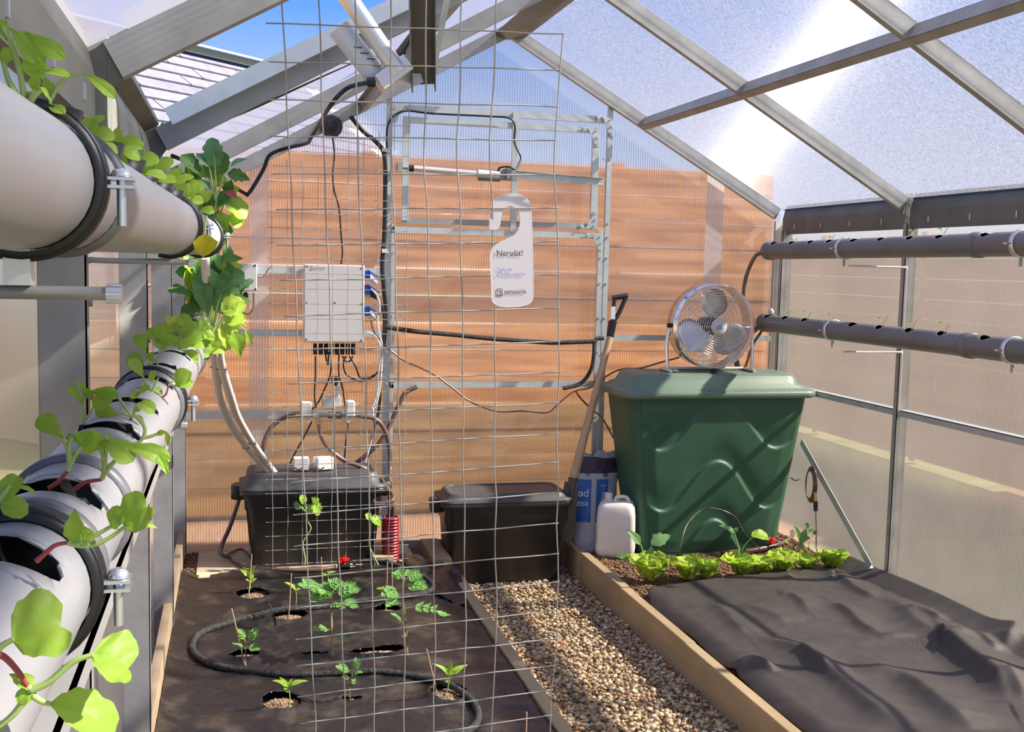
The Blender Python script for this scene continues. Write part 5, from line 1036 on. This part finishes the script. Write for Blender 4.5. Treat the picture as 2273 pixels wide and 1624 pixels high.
def clump(n,cu,cv,ru,rv,sz,mats,root):
    out=[]
    for k in range(n):
        a=RK.uniform(0,6.28); rr=math.sqrt(RK.random()); u,v=cu+ru*rr*math.cos(a),cv+rv*rr*math.sin(a); du,dv=u-root[0],v-root[1]; l=math.hypot(du,dv)+1; L2=sz*RK.uniform(.8,1.3); a2=RK.uniform(-.7,.7); du,dv=(du*math.cos(a2)-dv*math.sin(a2))/l,(du*math.sin(a2)+dv*math.cos(a2))/l
        out.append((u,v,u+du*L2,v+dv*L2,L2*RK.uniform(.45,.75),RK.choice(['spat','ovate','round']),RK.choice(mats),{'lob':RK.choice([0,.12,.2])}))
    return out
for lab,y,root,ls in (('cluster of mixed green leaves around the far end of the upper pipe',3.36,(472,505),clump(22,462,440,50,60,40,['leafb','leafd','leafk','leafb'],(470,520))),
  ('cluster of blue green leaves over the far end of the lower pipe',3.62,(470,745),clump(26,470,640,62,70,50,['leafk','leafk','leafd','leafb'],(470,745))),
  ('cluster of pale seedlings crowding the far half of the lower pipe',3.2,(440,790),clump(16,425,760,55,40,34,['leafb','leafb','lett'],(430,800)))):
    pxplant(lab,'plant',y,root,[(root,(lerp(root[0],l[0],.5)+3,lerp(root[1],l[1],.5)),(l[0],l[1])) for l in ls],ls,rs=.0016)
pxplant('pale green lettuce like leaves hanging right of the lower pipe end','plant',3.5,(492,745),[((480,748),(495,712),(510,690)),((482,750),(500,735),(520,745)),((485,735),(525,722),(548,735))],
 [(492,690,545,672,44,'round','lett',{'lob':.08}),(498,715,545,705,36,'round','lett'),(490,720,518,772,46,'round','lett',{'lob':.05}),(508,730,545,700,30,O_,'lett'),(520,735,535,792,32,O_,'leafb'),(545,730,560,768,13,'lance','leafb'),(480,735,500,780,38,'round','lett'),(500,700,528,668,26,O_,'lett')],rs=.0022)
# upper pipe seedlings
pxplant('large out of focus seedling at the top left corner','plant',.80,(55,262),[('stemr',(52,262),(55,240)),((55,240),(48,180),(30,110),(5,60)),((56,238),(70,215),(82,190)),((60,240),(75,215),(90,200)),((52,240),(20,180),(8,140))],
 [(-25,40,20,85,60,S_),(20,62,96,135,58,S_),(55,72,142,128,30,S_),(78,160,152,166,30,S_),(62,120,95,178,44,O_),(70,205,28,230,20,O_),(72,200,88,160,22,O_),(30,110,0,140,26,O_),(85,195,118,230,24,O_)],rs=.002)
pxplant('seedling with a long arching leaf under the roof edge','plant',.92,(100,262),[((98,262),(108,240),(112,215)),((110,225),(140,178),(182,160)),((105,250),(128,262))],[(180,160,257,214,24,S_),(112,215,100,170,24,O_),(100,232,142,250,24,S_),(95,240,60,205,22,S_)],rs=.0016)
for i,(y,r,jx,jy,ls,lab) in enumerate((
 (1.06,(158,325),155,300,[(150,300,122,238,26,S_),(140,290,108,262,24,S_),(160,295,150,240,24,S_),(165,300,120,310,20,O_),(155,290,175,245,20,'lance')],'pale seedling beside the grey ring of the upper pipe, leaves pointing up'),
 (1.22,(190,345),186,318,[(188,310,255,295,32,S_),(186,310,205,262,28,S_),(190,320,262,335,28,S_),(184,320,152,275,24,S_),(205,275,235,255,16,'lance')],'seedling with wide flat leaves right of the grey ring'),
 (1.38,(255,378),262,352,[(262,318,318,325,36,'round'),(262,345,312,345,28,S_),(260,350,222,335,26,S_),(258,330,262,280,26,O_),(262,350,290,370,20,O_)],'seedling with a rounded leaf over the third cup of the upper pipe'),
 (1.55,(300,410),302,385,[(304,372,350,345,28,S_),(300,370,296,318,26,S_),(306,385,372,392,26,S_),(298,380,262,358,22,S_),(304,375,325,402,20,O_)],'bright seedling over the fourth cup of the upper pipe'),
 (1.78,(328,425),332,402,[(334,395,382,350,24,S_),(332,390,330,345,22,O_),(336,402,392,398,22,S_),(328,400,300,388,18,S_)],'small bright seedling over the fifth cup of the upper pipe'),
 (2.0,(362,445),368,425,[(370,415,400,372,22,S_),(372,420,428,388,24,S_),(366,420,350,392,20,O_),(370,430,395,450,18,O_)],'seedling with two round leaves near the second clamp of the upper pipe'),
 (2.4,(405,470),410,445,[(412,440,446,402,26,S_),(410,440,398,402,22,S_),(414,448,452,445,24,S_),(408,445,382,428,18,S_),(412,450,430,478,16,O_)],'seedling behind the second clamp of the upper pipe'),
 (2.75,(430,490),436,468,[(438,460,466,425,24,S_),(436,462,418,430,20,S_),(440,468,476,468,22,S_),(434,470,405,462,18,S_)],'last small seedling before the dark lobed plant on the upper pipe'))):
    pxplant(lab,'plant',y,r,[('stemr',r,(lerp(r[0],jx,.5),lerp(r[1],jy,.5))),((lerp(r[0],jx,.5),lerp(r[1],jy,.5)),(jx,jy))]+[((jx,jy),(lerp(jx,l[0],.6),lerp(jy,l[1],.6)+2),(l[0],l[1])) for l in ls if math.hypot(l[0]-jx,l[1]-jy)>10],ls,rs=.0015)
# tomato plants on the mat
def compound(q,qs,b,t,w,n,mat=None,pairs=3):
    b,t=V(b),V(t); d=t-b; ln=d.length; dn_=d/ln; s=dn_.cross(n).normalized(); qs.tube(cr([b,b+d*.5+V(n)*ln*.12,t],4),.0015,5)
    for k in range(pairs):
        f=.30+.55*k/pairs; p=b+d*f+V(n)*ln*.10
        for sg2 in (-1,1):
            e_=p+(s*sg2*.8+dn_*.6).normalized()*w*(.62-.09*k); leafq(q,p,e_,w*.30,n,'ovate',lob=.22,seed=k*2+sg2,nu=7,nv=4,bend=-.15)
    leafq(q,b+d*.78+V(n)*ln*.05,t+d*.12,w*.42,n,'ovate',lob=.22,nu=7,nv=4,bend=-.15)
def tomato(label,root,stem,leaves,mat='leaft',rs=.003):
    r=onm(root[0],root[1],0); t=thing('tomato_plant',label,'plant',r); y=r.y
    q=MB(); q.tube(cr([r]+[at(u,v,y=y-.01*i) for i,(u,v) in enumerate(stem)],4),rs,7); q.build('stem',MT['stemb'],t)
    for bu,bv,tu,tv,wp,dy in leaves:
        q,qs=MB(),MB(); b_=at(bu,bv,y=y); e_=at(tu,tv,y=y+dy); compound(q,qs,b_,e_,wp*y/F,view_n(b_,1.0,.2)); lf=q.build('leaf',MT[mat],t); qs.build('leaf_stalk',MT['stemg'],lf)
    return t
tomato('largest tomato plant with spreading leaves, middle of the mat',(738,1454),[(737,1400),(735,1350),(733,1320)],[(733,1322,668,1300,60,-.06),(733,1320,695,1335,46,-.10),(735,1318,760,1292,52,.04),(735,1320,795,1310,56,-.03),(734,1330,722,1295,48,.08),(735,1335,790,1348,50,-.10),(734,1345,765,1350,36,-.12),(733,1318,712,1318,40,-.1),(738,1400,690,1402,30,-.05),(738,1410,765,1418,24,-.05)],rs=.0045)
tomato('tall thin tomato plant right of the largest one',(905,1452),[(902,1400),(897,1350),(893,1310),(898,1285)],[(897,1290,880,1268,44,.02),(897,1288,935,1278,50,.0),(895,1300,945,1305,50,-.05),(893,1315,850,1320,46,-.04),(895,1330,860,1345,40,-.08),(897,1350,990,1365,46,-.05),(900,1390,868,1362,26,-.05),(896,1285,905,1265,36,.05),(902,1410,895,1415,16,-.03)],rs=.0035)
tomato('small tomato seedling beside a slanting stake at the left of the mat',(546,1472),[(545,1440),(548,1425)],[(547,1430,528,1398,26,.0),(548,1428,572,1398,34,.0),(548,1436,575,1440,28,-.02),(546,1440,518,1428,20,-.02)],rs=.0022)
tomato('small tomato seedling in a slit near the front of the mat',(777,1552),[(776,1520),(782,1495)],[(782,1495,748,1480,30,-.01),(783,1492,797,1465,34,.0),(782,1500,805,1492,22,-.02),(778,1508,760,1502,18,0),(780,1508,788,1515,18,0)],rs=.0022)
def pepper(label,root,top,leaves,rs=.002,mat='leafb'):
    r=onm(root[0],root[1],0); t=thing('pepper_seedling',label,'plant',r); y=r.y; q=MB(); q.tube(cr([r,at(lerp(root[0],top[0],.5)+2,lerp(root[1],top[1],.5),y=y),at(*top,y=y)],4),rs,6); q.build('stem',MT['stemg'],t)
    for i,(bu,bv,tu,tv,wp) in enumerate(leaves): q=MB(); b_=at(bu,bv,y=y); leafq(q,b_,at(tu,tv,y=y+R.uniform(-.03,.03)),wp*y/F,view_n(b_,.9,.2),'ovate',seed=i,bend=.15); q.build('leaf',MT[mat],t)
pepper('pepper seedling in the round front hole of the mat',(642,1572),(641,1525),[(641,1525,605,1507,16),(641,1525,620,1500,10),(642,1522,683,1508,14),(640,1528,648,1505,12),(640,1530,634,1512,20),(642,1535,630,1530,8)])
pepper('pepper seedling in the dark hole at the right front of the mat',(987,1548),(998,1500),[(998,1500,963,1470,14),(998,1500,1002,1468,16),(999,1500,1038,1472,18),(998,1500,1020,1485,12),(996,1515,990,1498,12)])
pepper('pepper seedling against a stake at the back left of the mat',(553,1312),(554,1280),[(554,1280,533,1262,14),(554,1278,566,1255,18),(555,1285,560,1270,14),(554,1290,542,1284,8),(554,1295,570,1282,10)])
pepper('sparse seedling with one drooping leaf beside the second hole',(655,1352),(657,1310),[(657,1310,633,1290,13),(657,1310,668,1305,8)],.0018)
pepper('small pepper seedling at the back of the mat behind the largest tomato',(727,1300),(727,1275),[(727,1275,748,1266,10),(727,1278,712,1272,8),(727,1285,735,1292,7)],.0016)
pepper('pepper seedling with dull leaves left of the tall tomato',(857,1352),(857,1312),[(857,1312,835,1304,12),(857,1312,850,1300,12),(857,1312,876,1305,12),(857,1318,866,1328,12)],.0018)
for lab,a,b_ in (('thin stake tilted left beside the small left tomato seedling',(514,1350),(545,1470)),('thin stake at the second hole of the mat',(647,1272),(640,1372)),('thin stake at the back of the mat, left of the red valve',(713,1236),(717,1305)),('thin stake beside the dull pepper seedling',(860,1247),(857,1350)),('short thin stake right of the dull pepper seedling',(870,1249),(871,1305)),('thin stake tied to the largest tomato plant',(734,1345),(739,1455)),('thin stake tied to the tall thin tomato plant',(892,1352),(905,1452)),('thin stake tilted left beside the right front pepper seedling',(947,1440),(972,1542)),('short stake at the bottom edge by the left kerb',(1169,1580),(1167,1650)),('thin stake behind the back left pepper seedling',(559,1230),(552,1315))):
    e_=onm(b_[0],b_[1],-.01); t=thing('plant_stake',lab,'stake',e_); q=MB(); q.tube([e_,at(a[0],a[1],y=e_.y+(a[0]-b_[0])*.0005)],.0028,6); q.build('cane',MT['cane'],t)
# cucumbers climbing the back trellis
pxplant('climbing cucumber seedling with lobed leaves on the back trellis','plant',5.90,(676,1252),[((676,1252),(677,1238),(672,1205),(682,1188),(690,1172),(683,1155),(680,1135)),((682,1140),(665,1120)),((682,1138),(695,1118)),((680,1130),(673,1105))],
 [(692,1118,712,1140,26,'round','leafb',{'lob':.15}),(690,1120,682,1140,22,O_),(668,1120,655,1128,24,'round','leafk',{'lob':.15}),(675,1118,668,1098,18,'round','leafb',{'lob':.12}),(694,1115,708,1105,18,O_)],rs=.004,name='cucumber_seedling')
pxplant('smaller cucumber seedling leaning on the back trellis beside the tub','plant',5.90,(840,1254),[((840,1254),(828,1230),(819,1205),(822,1180),(824,1160))],[(822,1150,847,1162,24,'round','leafb',{'lob':.15}),(822,1152,812,1140,16,'round'),(835,1155,842,1172,14,O_)],rs=.0035,name='cucumber_seedling')
# lettuces on the right bed
for i,(u,v,s,lab) in enumerate(((1445,1290,1.15,'first pale lettuce from the left kerb'),(1530,1288,1.0,'tall leaved pale lettuce, second from the left'),(1572,1284,.8,'small pale lettuce, third from the left'),(1648,1280,1.0,'wide pale lettuce below the heart leaved seedling'),(1695,1276,.9,'pale lettuce fifth from the left'),(1742,1272,1.0,'pale lettuce in the middle of the row end'),(1795,1268,.8,'pale lettuce second from the right wall'),(1850,1266,.95,'last pale lettuce nearest the slanting zinc bar'))):
    r=at(u,v,z=.175); r.y+=.02; t=thing('lettuce',lab,'plant',r); 
    for k in range(13):
        a=k*2.4+i; ti=.6+.6*(k/13); ln=(.135-.035*k/13)*s*R.uniform(.85,1.2); d=V((math.cos(a)*math.cos(ti),math.sin(a)*math.cos(ti),math.sin(ti)+.25)).normalized(); b_=r+V((math.cos(a)*.008,math.sin(a)*.008,.005))
        q=MB(); leafq(q,b_,b_+d*ln,ln*.95,V((-math.cos(a)*.6,-math.sin(a)*.6,.8)),'round',bend=.1,cup=.35,wav=.12,lob=.08,seed=k*1.3,nu=8,nv=8); q.build('leaf',MT['lett'],t)
pxplant('kohlrabi seedling with jagged leaves in front of the canister','plant',5.50,(1438,1262),[((1436,1262),(1430,1235),(1422,1208)),((1436,1262),(1440,1230),(1447,1210)),((1434,1262),(1420,1245),(1405,1240))],[(1422,1208,1392,1174,20,'ovate','leafk'),(1446,1208,1489,1186,30,'ovate','leafk',{'lob':.15}),(1446,1212,1440,1240,14,'lance','leafk'),(1405,1240,1362,1232,17,O_,'leafk'),(1458,1255,1470,1245,14,'round','leafk')],name='kohlrabi_seedling',rs=.004)
pxplant('kohlrabi seedling with a heart shaped leaf in the middle of the lettuce row','plant',5.45,(1640,1250),[((1640,1250),(1642,1225),(1637,1205),(1630,1182)),((1642,1250),(1650,1215),(1672,1190))],[(1632,1184,1598,1164,16,'ovate','leafk'),(1668,1188,1706,1190,30,'heart','leafb'),(1640,1215,1648,1238,14,'lance','leafk'),(1630,1180,1638,1170,12,O_,'leafk')],name='kohlrabi_seedling',rs=.0035)
pxplant('kohlrabi seedling behind the lettuces right of the red valve','plant',5.55,(1768,1245),[((1768,1245),(1770,1222),(1775,1200),(1780,1190)),((1768,1245),(1760,1220),(1752,1205))],[(1778,1205,1790,1172,20,'ovate','leafk'),(1776,1200,1764,1165,12,'lance','leafk'),(1772,1212,1784,1212,16,'round','leafk'),(1750,1205,1742,1198,9,O_,'leafb')],name='kohlrabi_seedling',rs=.003)
pxplant('small weed with round leaflets near the slanting zinc bar','plant',5.8,(1795,1215),[((1795,1215),(1797,1195),(1793,1170)),((1796,1200),(1806,1185)),((1796,1205),(1786,1190))],[(1793,1172,1788,1160,10,'round','leafd'),(1795,1180,1804,1170,9,'round','leafd'),(1806,1185,1814,1178,9,'round','leafd'),(1786,1190,1777,1186,8,'round','leafd'),(1797,1192,1790,1196,8,'round','leafd')],name='weed',rs=.002)
# tiny seedlings in the right pipes
for k,(y,A,B,hgt,lab) in enumerate((
 (5.82,*rb,.05,'tiny forked seedling in the second hole of the lower right pipe'),(5.60,*rb,.06,'tiny leggy seedling in the third hole of the lower right pipe'),(5.34,*rb,.05,'tiny seedling left of the clamp on the lower right pipe'),(4.85,*rb,.07,'largest tiny seedling past the clamp on the lower right pipe'),(4.60,*rb,.06,'tiny seedling in the seventh hole of the lower right pipe'),(4.35,*rb,.07,'tiny spreading seedling near the right edge on the lower right pipe'),
 (5.82,*ra,.035,'tiny seedling near the cap of the upper right pipe'),(5.40,*ra,.04,'tiny seedling left of the clamp on the upper right pipe'),(4.65,*ra,.05,'tiny seedling in the seventh hole of the upper right pipe'),(4.42,*ra,.045,'tiny green seedling in the eighth hole of the upper right pipe'))):
    c=onp(A,B,y)+V((-.01,0,.03)); t=thing('tiny_seedling',lab,'plant',c)
    for s in (-1,1):
        e_=c+V((.004,s*hgt*R.uniform(.25,.6),hgt*R.uniform(.7,1.1))); q=MB(); q.tube(cr([c,lerp(c,e_,.5)+V((0,0,.012)),e_],3),.0013,5); q.build('stem',MT['stemg'],t); q=MB(); leafq(q,e_,e_+V((-.006,s*.018,.008)),.014,V((-.5,-.3,.8)),'round',nu=4,nv=4); q.build('leaf',MT['lett'],t)
for nm,lab in (('cup_dummy',''),):
    t=thing('foam_plug','small white foam plug in the first hole of the lower right pipe','plug',(3.19,6.03,1.61)); q=MB(); q.ball((3.19,6.03,1.625),.018,8,6,(1,1,1.3)); q.build('plug_body',MT['white'],t)

GRP={'pipe_bracket':'steel brackets carrying the planting pipes','planting_pipe':'planting pipes along the side walls','timber_fence':'plank fences around the greenhouse','plastic_tub':'black plastic tubs at the back','wire_trellis':'wire trellis panels','cable':'cables and leads on the gable wall','hose':'brown hoses at the valve manifold','drain_hose':'drain hoses at the right pipe ends','foam_tube':'white foam sleeved tubes','plastic_box':'small white boxes on the tub lid','hose_valve':'hose valves with red levers','seedling':'seedlings in the left planting pipes','tiny_seedling':'tiny seedlings in the right planting pipes','lettuce':'row of pale lettuces on the right bed','kohlrabi_seedling':'kohlrabi seedlings on the right bed','pepper_seedling':'pepper seedlings on the mulch mat','tomato_plant':'tomato plants on the mulch mat','plant_stake':'thin stakes on the mulch mat','cucumber_seedling':'cucumber seedlings at the back trellis','drip_line':'thin drip tubes','supply_hose':'brown supply hoses on the ground','shrub':'shrubs in the garden'}
for o in list(COL.objects):
    k=o.name.split('.')[0]
    if o.parent is None and k in GRP and 'kind' not in o: o['group']=GRP[k]
